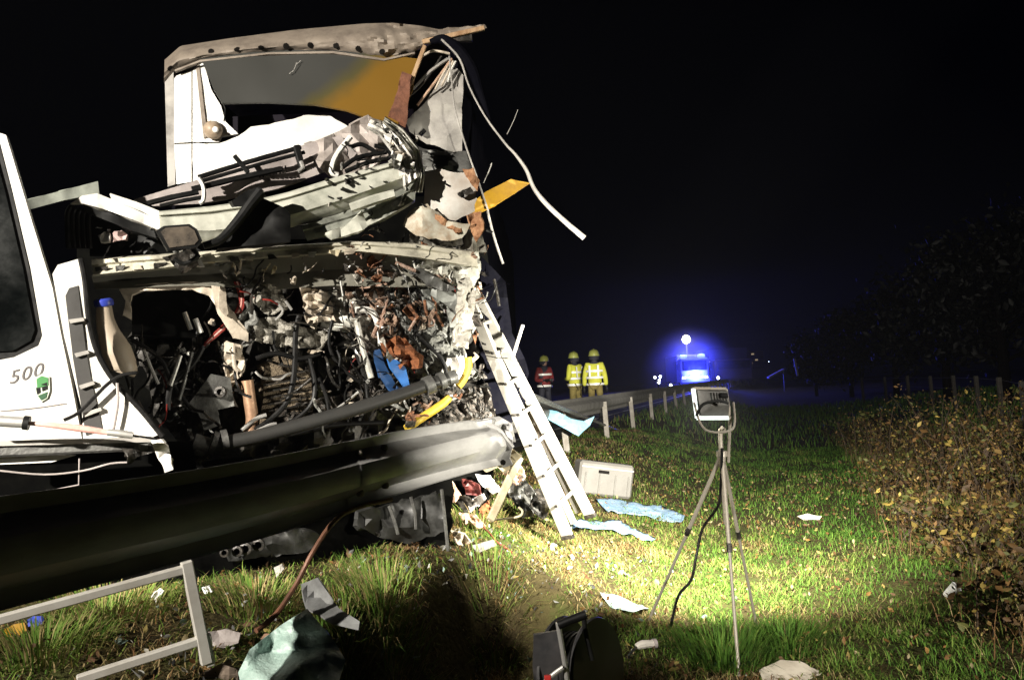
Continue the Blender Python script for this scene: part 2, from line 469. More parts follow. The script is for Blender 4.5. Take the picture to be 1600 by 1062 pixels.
def blades(name, pts, lens, widths, tilts, cols, seed=1, kinds=5):
    """pts (n,3): bases. every blade: 5 vertices, 3 triangles, bent over"""
    rg = np.random.default_rng(seed); n = len(pts)
    az = rg.uniform(0, 2 * np.pi, n); 
    dirv = np.stack([np.cos(az), np.sin(az), np.zeros(n)], 1)
    side = np.stack([-np.sin(az), np.cos(az), np.zeros(n)], 1) * widths[:, None] * 0.5
    up = np.array([0, 0, 1.0])
    t1 = tilts * 0.6; t2 = tilts * 1.35
    m = pts + (dirv * np.sin(t1)[:, None] + up * np.cos(t1)[:, None]) * (lens * 0.5)[:, None]
    tip = m + (dirv * np.sin(t2)[:, None] + up * np.cos(t2)[:, None]) * (lens * 0.5)[:, None]
    V = np.empty((n, 5, 3)); V[:, 0] = pts - side; V[:, 1] = pts + side; V[:, 2] = m - side * .8; V[:, 3] = m + side * .8; V[:, 4] = tip
    base = (np.arange(n) * 5)[:, None]
    tri = np.concatenate([base + np.array([[0, 1, 3]]), base + np.array([[0, 3, 2]]), base + np.array([[2, 3, 4]])], 1).reshape(-1)
    me = bpy.data.meshes.new(name)
    me.vertices.add(n * 5); me.vertices.foreach_set('co', V.reshape(-1).astype(np.float32))
    me.loops.add(len(tri)); me.loops.foreach_set('vertex_index', tri.astype(np.int32))
    nf = len(tri) // 3
    me.polygons.add(nf); me.polygons.foreach_set('loop_start', np.arange(nf, dtype=np.int32) * 3)
    me.update(calc_edges=True)
    at = me.color_attributes.new('tint', 'FLOAT_COLOR', 'POINT')
    c4 = np.ones((n, 5, 4), np.float32); c4[:, :, :3] = cols[:, None, :]
    at.data.foreach_set('color', c4.reshape(-1))
    me.materials.append(GRASSM)
    return me

PAL = np.array([(0.075, 0.17, 0.022), (0.115, 0.215, 0.03), (0.17, 0.235, 0.045), (0.30, 0.25, 0.10), (0.36, 0.27, 0.13), (0.22, 0.12, 0.05)])
def grass_patch(name, n, box, keep, lmin, lmax, wmin, wmax, tlo, thi, seed, straw=0.0):
    rg = np.random.default_rng(seed)
    xy = np.stack([rg.uniform(box[0], box[1], n), rg.uniform(box[2], box[3], n)], 1)
    P3 = []; C = []; Ls = []; Ti = []; Wd = []
    for x, y in xy:
        if not keep(x, y): continue
        q = N.noise(Vector((x * 1.1, y * 1.1, 9))) ; q2 = N.noise(Vector((x * 3.1, y * 3.1, 2)))
        dens = 0.58 + 0.75 * q2
        if rg.random() > dens: continue
        P3.append((x, y, gz(x, y) - 0.004))
        q4 = N.noise(Vector((x * 2.0, y * 2.0, 21)))
        s = q * 0.8 + q2 * 0.4 + q4 * 0.6 + straw + max(-0.5, 0.30 - 0.24 * max(0, x - 0.3 * (y - 6) * 0.5 + 0.2)) + rg.normal(0, 0.32)
        k = 0 if s < -0.35 else 1 if s < 0.02 else 2 if s < 0.30 else 3 if s < 0.55 else 4 if s < 0.85 else 5
        C.append(PAL[k] * rg.uniform(0.7, 1.25))
        far = max(1.0, y / 7.0)
        f = (0.65 + 0.7 * (0.5 + q2)) * (1 if k < 3 else 0.9)
        Ls.append(rg.uniform(lmin, lmax) * f); Ti.append(rg.uniform(tlo, thi) + (0.25 if k > 2 else 0)); Wd.append(rg.uniform(wmin, wmax) * far)
    return blades(name, np.array(P3), np.array(Ls), np.array(Wd), np.array(Ti), np.array(C), seed)
def in_view(x, y):
    if y < 0.6: return False
    u = x / y * F + 800
    return -250 < u < 1800 and y > 2.0
def verge(x, y):
    return x - line_x(y) > -0.75 + 0.3 * N.noise(Vector((x, y, 1))) and in_view(x, y)
stuff(mkobj('grass', grass_patch('grass', 125000, (-3.4, 5.5, 2.2, 8.2), verge, 0.035, 0.105, 0.0035, 0.007, 0.6, 1.45, 3, 0.08)))
def trampled(x, y):
    return in_view(x, y) and ((x - .7) / 2.0) ** 2 + ((y - 6.2) / 2.6) ** 2 < 1 + .5 * N.noise(Vector((x * 2, y * 2, 4)))
stuff(mkobj('trampled_straw', grass_patch('trampled_straw', 42000, (-1.6, 3.2, 3.4, 9.6), trampled, 0.05, 0.15, 0.003, 0.007, 1.15, 1.6, 13, 0.38)))
stuff(mkobj('grass', grass_patch('grass', 100000, (-2.2, 9.0, 8.0, 17.0), verge, 0.04, 0.10, 0.004, 0.008, 0.6, 1.4, 4, 0.0)))
stuff(mkobj('grass', grass_patch('grass', 30000, (0.0, 22.0, 17.0, 38.0), verge, 0.10, 0.25, 0.005, 0.010, 0.3, 1.0, 5, -0.05)))

# ------------------------------------------------------------------ semi trailer
t_root = thing('semi_trailer', P(487, 640, 7.2) * 1.0, 'white box trailer with torn front wall behind the crushed cab', 'trailer')
TB = lambda o: (lambda x: TRL(x) + o)
plate('front_panel', t_root, [(272, 120), (299, 110), (299, 222), (272, 224)], TRL, CLEAN, thick=0.03, cell=0)
plate('front_panel', t_root, [(272, 226), (299, 224.5), (299, 284), (276, 288)], TRL, CLEAN, thick=0.03, cell=0)
plate('front_panel', t_root, [(301, 110), (318, 97), (330, 140), (345, 165), (352, 190), (372, 209), (345, 214), (342, 222), (301, 222)], TRL, CLEAN, thick=0.03, cell=20, amp=0.012, freq=3, seed=2)
plate('front_panel', t_root, [(301, 224.5), (342, 224), (372, 213), (392, 198), (420, 195), (485, 179), (516, 181), (545, 198), (560, 225), (500, 255), (400, 280), (301, 292)], TRL, CLEAN, thick=0.03, cell=22, amp=0.02, freq=2.5, seed=3, jag=1.2)
plate('corner_post', t_root, [(257, 112), (271, 106), (274, 288), (262, 292)], TB(0.07), GREYTARP, thick=0.06, cell=0)
plate('trim_strip', t_root, [(306, 104), (311, 101), (324, 214), (318, 216)], TB(-0.02), TARP, thick=0.02, cell=0)
lmp = MB().lathe(P(335, 205, TRL(335) - 0.02), [(0.075, 0), (0.082, 0.03), (0.07, 0.07), (0.045, 0.10), (0.012, 0.115)], axis=(-0.05, -1, 0), n=20).part('marker_lamp', mat('dusty_marker_lamp', (0.46, 0.36, 0.26), 0.4, 0, (0.25, 0.18, 0.12), 20, 0.8), t_root)
MB().lathe(P(337, 203, TRL(335) - 0.13), [(0.026, 0), (0.026, 0.012), (0.02, 0.018)], axis=(-0.05, -1, 0), n=14).part('lamp_cap', CLEAN, lmp)
ctube('lead', t_root, [(350, 190), (352, 170), (346, 160)], TB(-0.06), 0.006, RUBBER)
# torn grey headboard with a yellow painted corner
def headboard():
    m = bpy.data.materials.new('grey_and_yellow_board'); m.use_nodes = True; nt = m.node_tree; b = nt.nodes['Principled BSDF']
    tc = nt.nodes.new('ShaderNodeTexCoord'); sx = nt.nodes.new('ShaderNodeSeparateXYZ'); nt.links.new(tc.outputs['Object'], sx.inputs[0])
    n = nt.nodes.new('ShaderNodeTexNoise'); n.inputs['Scale'].default_value = 3.0; n.inputs['Detail'].default_value = 7; nt.links.new(tc.outputs['Object'], n.inputs['Vector'])
    a = nt.nodes.new('ShaderNodeMath'); a.operation = 'MULTIPLY_ADD'; a.inputs[1].default_value = 0.35; nt.links.new(n.outputs['Fac'], a.inputs[0]); nt.links.new(sx.outputs[0], a.inputs[2])
    a2 = nt.nodes.new('ShaderNodeMath'); a2.operation = 'MULTIPLY_ADD'; a2.inputs[1].default_value = -1.0; nt.links.new(sx.outputs[2], a2.inputs[0]); nt.links.new(a.outputs[0], a2.inputs[2])
    r = nt.nodes.new('ShaderNodeValToRGB'); e = r.color_ramp.elements
    e[0].position = 0.46; e[0].color = (0.040, 0.040, 0.036, 1); e[1].position = 0.66; e[1].color = (0.165, 0.085, 0.006, 1)
    q = e.new(0.55); q.color = (0.065, 0.055, 0.018, 1)
    mr = nt.nodes.new('ShaderNodeMapRange'); mr.inputs['From Min'].default_value = -3.27; mr.inputs['From Max'].default_value = -1.27
    nt.links.new(a2.outputs[0], mr.inputs['Value']); nt.links.new(mr.outputs[0], r.inputs[0]); nt.links.new(r.outputs[0], b.inputs['Base Color'])
    b.inputs['Roughness'].default_value = 0.55
    return m
HB = headboard()
plate('headboard', t_root, [(314, 92), (420, 78), (560, 80), (652, 92), (645, 140), (622, 192), (575, 184), (540, 172), (490, 163), (420, 160), (347, 161), (334, 140)], TRL, HB, thick=0.02, cell=26, amp=0.02, freq=1.8, off=lambda x, y: 0.05 + 0.25 * (y - 80) / 100, seed=5)
for a, b in (((458, 112), (464, 98)), ((463, 101), (470, 95)), ((452, 116), (458, 111))):
    cbar('paint_scratch', t_root, a, b, TB(-0.075 - 0.25 * (a[1] - 80) / 100), 0.006, 0.004, GREYTARP, bevel=0)
# inside of the trailer: left wall, floor, roof and the hanging dark side curtain
z_roof = P(300, 85, 6.9).z; xl = P(262, 300, 6.9).x; xr = P(722, 300, 6.95).x
def side(name, x0, z0, z1, m, wob, seed, y0=6.98, y1=18.5, th=0.03, shift=0.04):
    rows = []
    for i in range(25):
        y = y0 + (y1 - y0) * i / 24
        rows.append([Vector((x0 + shift * (y - y0) + wob * N.noise(Vector((y * 1.7, z * 0.5, seed))), y, z)) for z in np.linspace(z0, z1, 9)])
    return MB().grid(rows, (th if x0 < -1.5 else -th, 0, 0)).part(name, m, t_root)
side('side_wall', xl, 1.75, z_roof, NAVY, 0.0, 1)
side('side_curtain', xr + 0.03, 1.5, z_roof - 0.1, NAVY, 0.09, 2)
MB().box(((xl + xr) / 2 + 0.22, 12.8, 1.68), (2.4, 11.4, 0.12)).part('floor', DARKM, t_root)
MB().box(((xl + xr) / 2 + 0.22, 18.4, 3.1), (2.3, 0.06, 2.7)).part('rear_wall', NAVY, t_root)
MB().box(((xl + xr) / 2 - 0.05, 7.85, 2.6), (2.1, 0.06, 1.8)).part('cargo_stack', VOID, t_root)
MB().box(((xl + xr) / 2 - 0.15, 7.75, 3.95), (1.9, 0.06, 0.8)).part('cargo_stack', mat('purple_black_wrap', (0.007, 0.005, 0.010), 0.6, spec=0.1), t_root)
for w in range(3):
    for sx in (xl + 0.35, xr - 0.1):
        MB().lathe((sx + 0.05, 14 + w * 1.35, 1.12), [(0.3, -0.16), (0.5, -0.16), (0.52, -0.1), (0.52, 0.1), (0.5, 0.16), (0.3, 0.16)], axis=(1, 0, 0), n=24).part('wheel', RUBBER, t_root)
# roof tarpaulin: a padded roll along the top of the front
top = [(257, 94), (282, 72), (360, 60), (460, 47), (570, 37), (615, 36), (660, 41), (690, 47), (706, 50)]
mid = [(257, 108), (281, 90), (362, 77), (462, 66), (565, 60), (610, 63), (655, 62), (690, 54), (707, 53)]
low = [(256, 128), (273, 108), (312, 93), (420, 80), (520, 78), (600, 90), (648, 80), (690, 62), (708, 57)]
S_GREY0 = STEEL
def resample(pl, n):
    L = [0]
    for i in range(len(pl) - 1): L.append(L[-1] + math.hypot(pl[i + 1][0] - pl[i][0], pl[i + 1][1] - pl[i][1]))
    out = []
    for k in range(n):
        s = L[-1] * k / (n - 1); i = 0
        while i < len(L) - 2 and L[i + 1] < s: i += 1
        t = (s - L[i]) / max(1e-6, L[i + 1] - L[i]); t = min(1, max(0, t))
        out.append((pl[i][0] + (pl[i + 1][0] - pl[i][0]) * t, pl[i][1] + (pl[i + 1][1] - pl[i][1]) * t))
    return out
n = 90
A, B, C_ = resample(top, n), resample(mid, n), resample(low, n)
rows = []
for k in range(n):
    row = []
    back = P(A[k][0], A[k][1], 7.9); back.z -= 0.02
    row.append(Vector((back.x, 12.0, P(A[k][0], A[k][1], 7.05).z - 0.05)))
    for t in np.linspace(0, 1, 15):
        if t < .5: q = [A[k][i] + (B[k][i] - A[k][i]) * t * 2 for i in (0, 1)]
        else: q = [B[k][i] + (C_[k][i] - B[k][i]) * (t - .5) * 2 for i in (0, 1)]
        bulge = 0.10 * math.sin(math.pi * t) + 0.02
        x = q[0]
        fold = 0.012 * N.noise(Vector((x * 0.012, t * 2.2, 1)))
        if x > 540: fold += 0.12 * (abs(N.noise(Vector((x * 0.03, t * 3.0, 4)))) + 0.5 * N.noise(Vector((x * 0.07, t * 5, 14)))) * sm(540, 600, x)
        fold += 0.014 * N.noise(Vector((x * 0.05 + t * 3, t * 7, 6))) + 0.03 * abs(N.noise(Vector((x * 0.018 - t * 1.2, t * 2.0, 16))))
        row.append(P(q[0], q[1], TRL(q[0]) - 0.02 - bulge - fold + 0.10 * (1 - t)))
    rows.append(row)
from mathutils.bvhtree import BVHTree
tg = MB().grid(rows, (0, 0.015, 0.0)); tbv = BVHTree.FromPolygons(tg.v, tg.f)
tp = tg.part('roof_tarpaulin', TARP, t_root)
for x, y in ((266, 107), (330, 81), (370, 77), (408, 75), (447, 72.5), (485, 71), (525, 71.5), (560, 76.5), (597, 81)):
    c, nn_, _, _ = tbv.ray_cast(EYE, (P(x, y, 6) - EYE).normalized())
    if c is None: continue
    if nn_.dot(EYE - c) < 0: nn_ = -nn_
    MB().lathe(c, [(0.026, -.006), (0.026, 0.003), (0.012, 0.005)], axis=nn_, n=12).part('eyelet', DARKSLOT, tp)
plate('torn_flap', tp, [(684, 46), (720, 43), (757, 38), (761, 44), (740, 50), (728, 58), (716, 54), (706, 66), (688, 62)], TRL, TARP, thick=0.015, off=0.12, cell=8, amp=0.05, freq=8, jag=1.2)
plate('hem', tp, [(273, 109), (312, 94), (420, 82), (520, 80), (600, 91.5), (648, 81.5), (648, 84), (600, 95), (520, 83.5), (420, 85), (312, 97), (273, 112)], TRL, TARP, thick=0.03, off=0.09, cell=20, amp=0.008, freq=5)
# torn right end: splintered ribs, hanging grey sheet, cables
plate('torn_sheet', t_root, [(700, 100), (716, 108), (724, 118), (722, 180), (722, 238), (705, 236), (668, 225), (640, 206), (634, 190), (660, 165), (685, 130)], TB(-0.05), GREYTARP, thick=0.012, cell=12, amp=0.07, freq=4, seed=8, jag=1)
for pts, r, m in (([(706, 92), (680, 128), (652, 165)], 0.012, TAN), ([(704, 95), (690, 120), (680, 140)], 0.010, BEIGE), ([(700, 92), (672, 112), (645, 140)], 0.014, GREYTARP),
                  ([(708, 96), (698, 118), (690, 135)], 0.012, BEIGE), ([(712, 96), (704, 112), (700, 128)], 0.009, CLEAN), ([(690, 88), (660, 132), (640, 150)], 0.010, DARKM), ([(703, 84), (676, 80), (655, 92)], 0.011, BEIGE)):
    ctube('torn_rib', t_root, pts, TB(-0.14), r, m, 6)
plate('splintered_plank', t_root, [(628, 112), (643, 117), (640, 150), (634, 196), (622, 190), (608, 182), (618, 150)], TB(-0.32), DWOOD, thick=0.03, cell=12, amp=0.03, freq=9, seed=4, jag=2)
cbar('roof_post', t_root, (664, 72), (641, 132), TB(-0.25), 0.035, 0.035, WOOD)
cbar('roof_batten', t_root, (660, 66), (757, 44), TB(-0.16), 0.03, 0.04, WOOD)
cbar('roof_batten', t_root, (700, 62), (738, 60), TB(-0.12), 0.05, 0.06, DARKM)
ctube('black_strap', t_root, [(672, 66), (692, 62), (716, 78), (738, 110), (752, 150), (766, 190)], TB(-0.18), [0.02, 0.045, 0.05, 0.05, 0.03, 0.008], NAVY, 10)
ctube('loose_cable', t_root, [(690, 62), (718, 92), (733, 135), (758, 182), (790, 225), (804, 240), (822, 265), (833, 292), (850, 315), (880, 344), (913, 372)], TB(-0.22), [.010, .010, .008, .008, .010, .012, .015, .017, .02, .021, .024], GREYTARP, 7)
ctube('loose_cable', t_root, [(702, 88), (706, 130), (712, 175), (730, 235), (748, 285), (763, 330)], TB(-0.28), 0.008, GREYTARP, 6)
ctube('loose_cable', t_root, [(762, 330), (772, 370), (786, 412)], TB(-0.15), 0.011, GREYTARP, 6)
ctube('loose_wire', t_root, [(792, 210), (802, 190), (809, 172)], TB(-0.1), 0.003, GREYTARP, 5)
ctube('loose_wire', t_root, [(756, 286), (766, 262), (768, 255)], TB(-0.1), 0.005, GREYTARP, 5)
plate('yellow_board', t_root, [(736, 318), (760, 299), (798, 280), (828, 286), (806, 300), (770, 322), (738, 338)], TB(-0.25), YELLOW, thick=0.03, cell=16, amp=0.02, freq=6, seed=6)
plate('torn_panel', t_root, [(664, 268), (690, 264), (716, 270), (738, 266), (746, 285), (742, 330), (712, 345), (680, 338), (662, 320)], TB(-1.22), mat('grey_white_board', (0.46, 0.44, 0.40), 0.5, 0, (0.28, 0.22, 0.17), 5, 0.7), thick=0.02, cell=14, amp=0.03, freq=5, seed=7, jag=2)
plate('torn_panel', t_root, [(640, 330), (668, 318), (700, 345), (735, 350), (722, 372), (690, 376), (650, 368), (630, 352)], TB(-1.30), mat('grey_white_board2', (0.46, 0.44, 0.36), 0.55, 0, (0.25, 0.16, 0.09), 9, 0.9), thick=0.02, cell=14, amp=0.05, freq=6, seed=9, jag=2)
plate('torn_panel', t_root, [(636, 226), (690, 238), (728, 236), (740, 268), (700, 266), (655, 268)], TB(-1.0), S_GREY0, thick=0.012, cell=8, amp=0.06, freq=6, seed=21, jag=1.5)
plate('torn_panel', t_root, [(640, 350), (700, 362), (748, 350), (760, 392), (700, 392), (640, 384)], TB(-1.15), mat('stained_grey', (0.22, 0.21, 0.18), 0.5, 0, (0.06, 0.05, 0.035), 16, 0.9, 0.4, 40), thick=0.012, cell=7, amp=0.08, freq=8, seed=22, jag=2)
for pts, m, sd in (([(662, 322), (690, 338), (715, 356), (742, 350), (744, 358), (712, 364), (686, 347), (662, 331)], RUST, 1), ([(722, 264), (740, 262), (750, 282), (746, 300), (738, 288), (728, 276)], RUST, 2),
                   ([(714, 302), (735, 292), (742, 302), (724, 310)], DARKM, 3), ([(730, 336), (752, 330), (756, 358), (744, 378), (736, 362)], RUST, 5)):
    plate('torn_edge', t_root, pts, TB(-1.30), m, thick=0.012, cell=5, amp=0.05, freq=9, seed=sd, jag=2.5)

# ------------------------------------------------------------------ crashed lorry cab
truck = thing('crashed_lorry', P(430, 760, 6.2), 'white lorry cab with crushed open front pushed against the crash barrier', 'lorry')
CO = lambda o: (lambda x: CAB(x) - o)
# behind the wreck: black sheets painted as shade, engine tunnel and floor
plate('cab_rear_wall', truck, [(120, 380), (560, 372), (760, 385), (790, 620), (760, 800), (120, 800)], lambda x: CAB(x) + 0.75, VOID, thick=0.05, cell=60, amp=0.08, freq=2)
plate('engine_bulkhead', truck, [(200, 430), (560, 420), (740, 420), (745, 640), (700, 690), (300, 720), (240, 640)], lambda x: CAB(x) + 0.40, mat('grimy_bulkhead', (0.06, 0.055, 0.048), 0.5, 0.1, (0.012, 0.011, 0.010), 9, 0.95, 0.5, 30), thick=0.04, cell=9, amp=0.16, freq=6, fine=0.02)
UD = lambda x: float(np.interp(x, [-60, 100, 300, 450, 600, 700], [4.1, 4.2, 4.45, 4.8, 5.45, 5.6]))
plate('underside_shade', truck, [(-60, 800), (60, 800), (300, 785), (450, 760), (600, 728), (700, 720), (708, 780), (702, 866), (640, 868), (600, 872), (540, 874), (450, 898), (300, 912), (100, 945), (-60, 985)], UD, VOID, thick=0.04, cell=20, amp=0.05, freq=5, jag=2.5)  # black sheet painted as the shade under the lorry
plate('bumper_skirt', truck, [(350, 850), (400, 838), (470, 826), (500, 836), (480, 862), (420, 870), (360, 876)], lambda x: UD(x) - 0.06, mat('dark_skirt', (0.014, 0.014, 0.013), 0.35, 0, (0.03, 0.03, 0.028), 16, .8), thick=0.03, cell=12, amp=0.04, freq=7, jag=2)
plate('bumper_skirt', truck, [(560, 800), (640, 780), (690, 770), (696, 830), (640, 850), (590, 838), (556, 820)], lambda x: UD(x) - 0.08, mat('dark_skirt', (0.014, 0.014, 0.013)), thick=0.03, cell=12, amp=0.06, freq=5, jag=2)
for x, y, r in ((385, 856, .035), (405, 850, .035), (352, 862, .025), (372, 860, .03)):
    MB().lathe(P(x, y, UD(x) - 0.10), [(r, 0), (r, .02), (r * .6, .022), (r * .55, .0)], axis=(0, -1, 0), n=14).part('cable_gland', DARKM, truck)
for pts in ([(608, 790), (616, 812), (622, 834)], [(642, 776), (648, 800), (650, 826)], [(690, 764), (694, 800), (700, 860)]):
    ctube('skirt_stay', truck, pts, lambda x: UD(x) - 0.12, 0.012, S_GREY0, 6)
plate('underside_shade', truck, [(180, 700), (690, 640), (712, 760), (705, 870), (690, 880), (330, 900), (180, 880)], lambda x: CAB(x) + 0.9, VOID, thick=0.05, cell=40, amp=0.08, freq=3)  # second sheet of painted shade, set further back
plate('engine_block', truck, [(330, 600), (480, 540), (600, 560), (700, 600), (700, 640), (330, 700)], lambda x: CAB(x) + 0.35, DARKM, thick=0.3, cell=18, amp=0.18, freq=4, smooth=False)
# left side: door with window, corner panel with louvres
plate('door', truck, [(-60, 560), (0, 562), (22, 558), (60, 540), (66, 524), (48, 420), (20, 300), (0, 222), (0, 208), (9, 211), (18, 240), (45, 330), (62, 385), (82, 450), (95, 520), (112, 600), (128, 686), (0, 690), (-60, 692)], DOOR, CLEAN, thick=0.06, cell=30)
plate('window_seal', truck, [(-60, 215), (-2, 222), (18, 300), (46, 420), (65, 524), (58, 541), (22, 559), (-60, 561)], lambda x: DOOR(x) + 0.025, RUBBER, thick=0.03, cell=0)
plate('window', truck, [(-60, 240), (-6, 248), (8, 300), (36, 420), (54, 515), (48, 532), (20, 548), (-60, 552)], lambda x: DOOR(x) + 0.012, GLASSD, thick=0.02, cell=0)
plate('corner_panel', truck, [(82, 428), (90, 414), (124, 404), (128, 420), (133, 470), (146, 540), (168, 588), (210, 635), (249, 678), (240, 682), (130, 690), (128, 640), (118, 600), (100, 525)], DOOR, CLEAN, thick=0.05, cell=26, amp=0.006, freq=2, off=0.06)
plate('louvre_recess', truck, [(102, 462), (108, 450), (122, 446), (127, 490), (134, 545), (144, 600), (156, 650), (160, 672), (134, 680), (126, 630), (114, 560)], DOOR, mat('louvre_grey', (0.035, 0.033, 0.03), 0.55, 0, (0.02, 0.018, 0.016), 6, 0.7), thick=0.02, cell=0, off=0.066)
for a, b in (((107, 499), (130, 496)), ((116, 552), (137, 547)), ((123, 602), (146, 595)), ((130, 645), (157, 636))):
    plate('louvre_fin', truck, [a, b, (b[0] + 2, b[1] + 5), (a[0] + 3, a[1] + 6)], DOOR, GREYTARP, thick=0.03, cell=0, off=0.085)
ctube('door_edge_seal', truck, [(126, 404), (133, 440), (139, 500), (153, 552), (180, 597), (220, 640), (254, 682)], lambda x: DOOR(x) - 0.055, 0.016, RUBBER, 8)
ctube('panel_seam', truck, [(0, 642), (55, 637), (103, 630)], lambda x: DOOR(x) - 0.004, 0.0025, GREYPL, 5)
ctube('loose_lead', truck, [(100, 656), (122, 645), (150, 618), (168, 600), (190, 586), (214, 582)], lambda x: DOOR(x) - 0.10, 0.010, RUBBER, 7)
ctube('stay_rod', truck, [(183, 598), (184, 630), (177, 672)], lambda x: DOOR(x) - 0.09, 0.008, GREYPL, 7)
# lettering and badge on the door
def text_part(body, p0, p1, size, m, parent, D, off):
    cu = bpy.data.curves.new('lettering', 'FONT'); cu.body = body; cu.size = 1; cu.extrude = 0.0; cu.space_character = 1.12
    to = bpy.data.objects.new('tmp', cu); COL.objects.link(to)
    me = bpy.data.meshes.new_from_object(to.evaluated_get(bpy.context.evaluated_depsgraph_get()))
    bpy.data.objects.remove(to); 
    xs = [v.co.x for v in me.vertices]; x0, x1 = min(xs), max(xs); hs = max(v.co.y for v in me.vertices)
    for v in me.vertices:
        t = (v.co.x - x0) / (x1 - x0); u = v.co.y / hs
        x = p0[0] + (p1[0] - p0[0]) * t + u * 4; y = p0[1] + (p1[1] - p0[1]) * t - u * size
        v.co = P(x, y, D(x) - off)
    me.materials.clear(); me.materials.append(m)
    return mkobj('lettering', me, parent)
text_part('500', (15, 600), (66, 586), 21, mat('grey_lettering', (0.10, 0.09, 0.09), 0.5), truck, DOOR, 0.003)
bdg = plate('badge', truck, [(54, 590), (65, 584), (77, 588), (78, 610), (74, 622), (64, 628), (56, 620)], DOOR, mat('pale_badge', (0.55, 0.62, 0.50), 0.5), thick=0.004, cell=0, off=0.009)
for pts, m in (([(57, 592), (65, 587), (75, 590), (75, 602), (58, 606)], mat('badge_green', (0.05, 0.22, 0.06), 0.5)), ([(56, 606), (62, 603), (63, 613), (58, 616)], BLACKP), ([(65, 600), (74, 597), (74, 608), (66, 611)], BLACKP), ([(59, 618), (74, 612), (72, 621), (64, 625)], mat('badge_dark_green', (0.02, 0.08, 0.03), 0.5))):
    plate('badge_print', bdg, pts, DOOR, m, thick=0.002, cell=0, off=0.012)
# sill bar under the door and its torn white end
cbar('sill_bar', truck, (-60, 705), (236, 692), lambda x: DOOR(x) - 0.10, 0.10, 0.075, STEEL, bevel=0.012)
plate('sill_top', truck, [(-60, 690), (240, 683), (246, 690), (-60, 698)], lambda x: DOOR(x) - 0.165, GREYTARP, thick=0.02, cell=30, amp=0.01)
plate('sill_end', truck, [(236, 688), (252, 686), (264, 700), (271, 733), (258, 738), (246, 715)], lambda x: DOOR(x) - 0.17, WHITE, thick=0.02, cell=10, amp=0.03, freq=8, jag=1.5)
plate('torn_bracket', truck, [(190, 700), (236, 694), (240, 706), (214, 714), (206, 724), (198, 726), (200, 714)], lambda x: DOOR(x) - 0.16, DARKM, thick=0.02, cell=10, amp=0.03, freq=8, jag=1)
plate('step_cover', truck, [(-40, 713), (118, 711), (80, 722), (-40, 727)], lambda x: DOOR(x) - 0.08, WHITE, thick=0.03, cell=0)
ctube('brake_line', truck, [(0, 735), (70, 741), (130, 735), (172, 724), (200, 722)], lambda x: DOOR(x) - 0.12, 0.005, GREYPL, 6)
ctube('brake_line', truck, [(-20, 785), (60, 770), (123, 757), (124, 716)], lambda x: DOOR(x) - 0.1, 0.004, GREYPL, 6, smooth=False)
# roof and windscreen frame, folded down and pushed back
plate('roof_rail', truck, [(42, 312), (100, 297), (153, 283), (155, 302), (100, 313), (44, 328)], lambda x: 4.75 + x * 0.003, mat('greenish_white', (0.50, 0.53, 0.46), 0.4, 0, (0.25, 0.27, 0.23), 8, 0.7), thick=0.05, cell=12, amp=0.012, freq=8)
plate('bent_pillar', truck, [(110, 318), (128, 306), (152, 302), (190, 318), (245, 342), (278, 356), (262, 366), (240, 356), (205, 342), (160, 326), (130, 318)], CO(0.22), WHITE, thick=0.05, cell=14, amp=0.02, freq=5, seed=2)
plate('bent_pillar', truck, [(130, 320), (160, 328), (205, 345), (240, 358), (244, 372), (205, 360), (160, 342), (134, 332)], CO(0.18), BLACKP, thick=0.04, cell=14, amp=0.02, freq=5, seed=3)
plate('roof_edge', truck, [(172, 302), (215, 316), (250, 330), (268, 348), (255, 347), (225, 332), (176, 312)], CO(0.16), WHITE, thick=0.03, cell=14, amp=0.02, freq=5, seed=4)
for k in range(5):
    x = 106 + k * 8
    ctube('bellows_fold', truck, [(x + 6, 322 + k * 2), (x, 334 + k), (x, 362), (x + 2, 388)], CO(0.12), 0.017, RUBBER, 8)
plate('dark_lining', truck, [(140, 330), (250, 372), (330, 385), (330, 398), (140, 398)], CO(0.02), BLACKP, thick=0.03, cell=20, amp=0.05, freq=5)
plate('white_cloth', truck, [(155, 368), (163, 362), (172, 364), (171, 377), (158, 378)], CO(0.14), CLEAN, thick=0.02, cell=6, amp=0.03, freq=14)
plate('pink_cloth', truck, [(176, 364), (190, 360), (199, 366), (196, 374), (178, 377)], CO(0.14), mat('pink_cloth', (0.45, 0.33, 0.31), 0.8), thick=0.02, cell=6, amp=0.03, freq=14)
plate('roof_lining', truck, [(208, 312), (300, 284), (316, 278), (400, 252), (468, 228), (530, 212), (560, 236), (545, 256), (470, 282), (430, 296), (380, 306), (320, 318), (240, 322)], CO(-0.12), GREYPL, thick=0.03, cell=20, amp=0.035, freq=3.2, seed=3)
plate('roof_lining', truck, [(478, 226), (530, 205), (575, 180), (600, 196), (618, 235), (580, 262), (520, 280), (500, 262)], CO(-0.10), mat('grey_lining_light', (0.42, 0.37, 0.34), 0.6, 0, (0.2, 0.17, 0.15), 6, 0.8, 0.2, 30), thick=0.03, cell=13, amp=0.10, freq=4.5, seed=6, smooth=False)
for a, b, r in (((310, 277), (470, 230), 0.016), ((312, 284), (476, 238), 0.013), ((300, 296), (440, 264), 0.02), ((230, 318), (310, 300), 0.018), ((250, 322), (318, 308), 0.014)):
    ctube('wiper_arm', truck, [a, ((a[0] + b[0]) / 2, (a[1] + b[1]) / 2 - 1), b], CO(0.0), r, BLACKP, 7)
cbar('wiper_bracket', truck, (366, 243), (388, 270), CO(0.01), 0.02, 0.03, BLACKP)
cbar('wiper_bracket', truck, (462, 228), (474, 268), CO(0.02), 0.05, 0.04, BLACKP)
ctube('clip', truck, [(470, 252), (473, 262), (466, 268)], CO(0.06), 0.014, SILVER, 7)
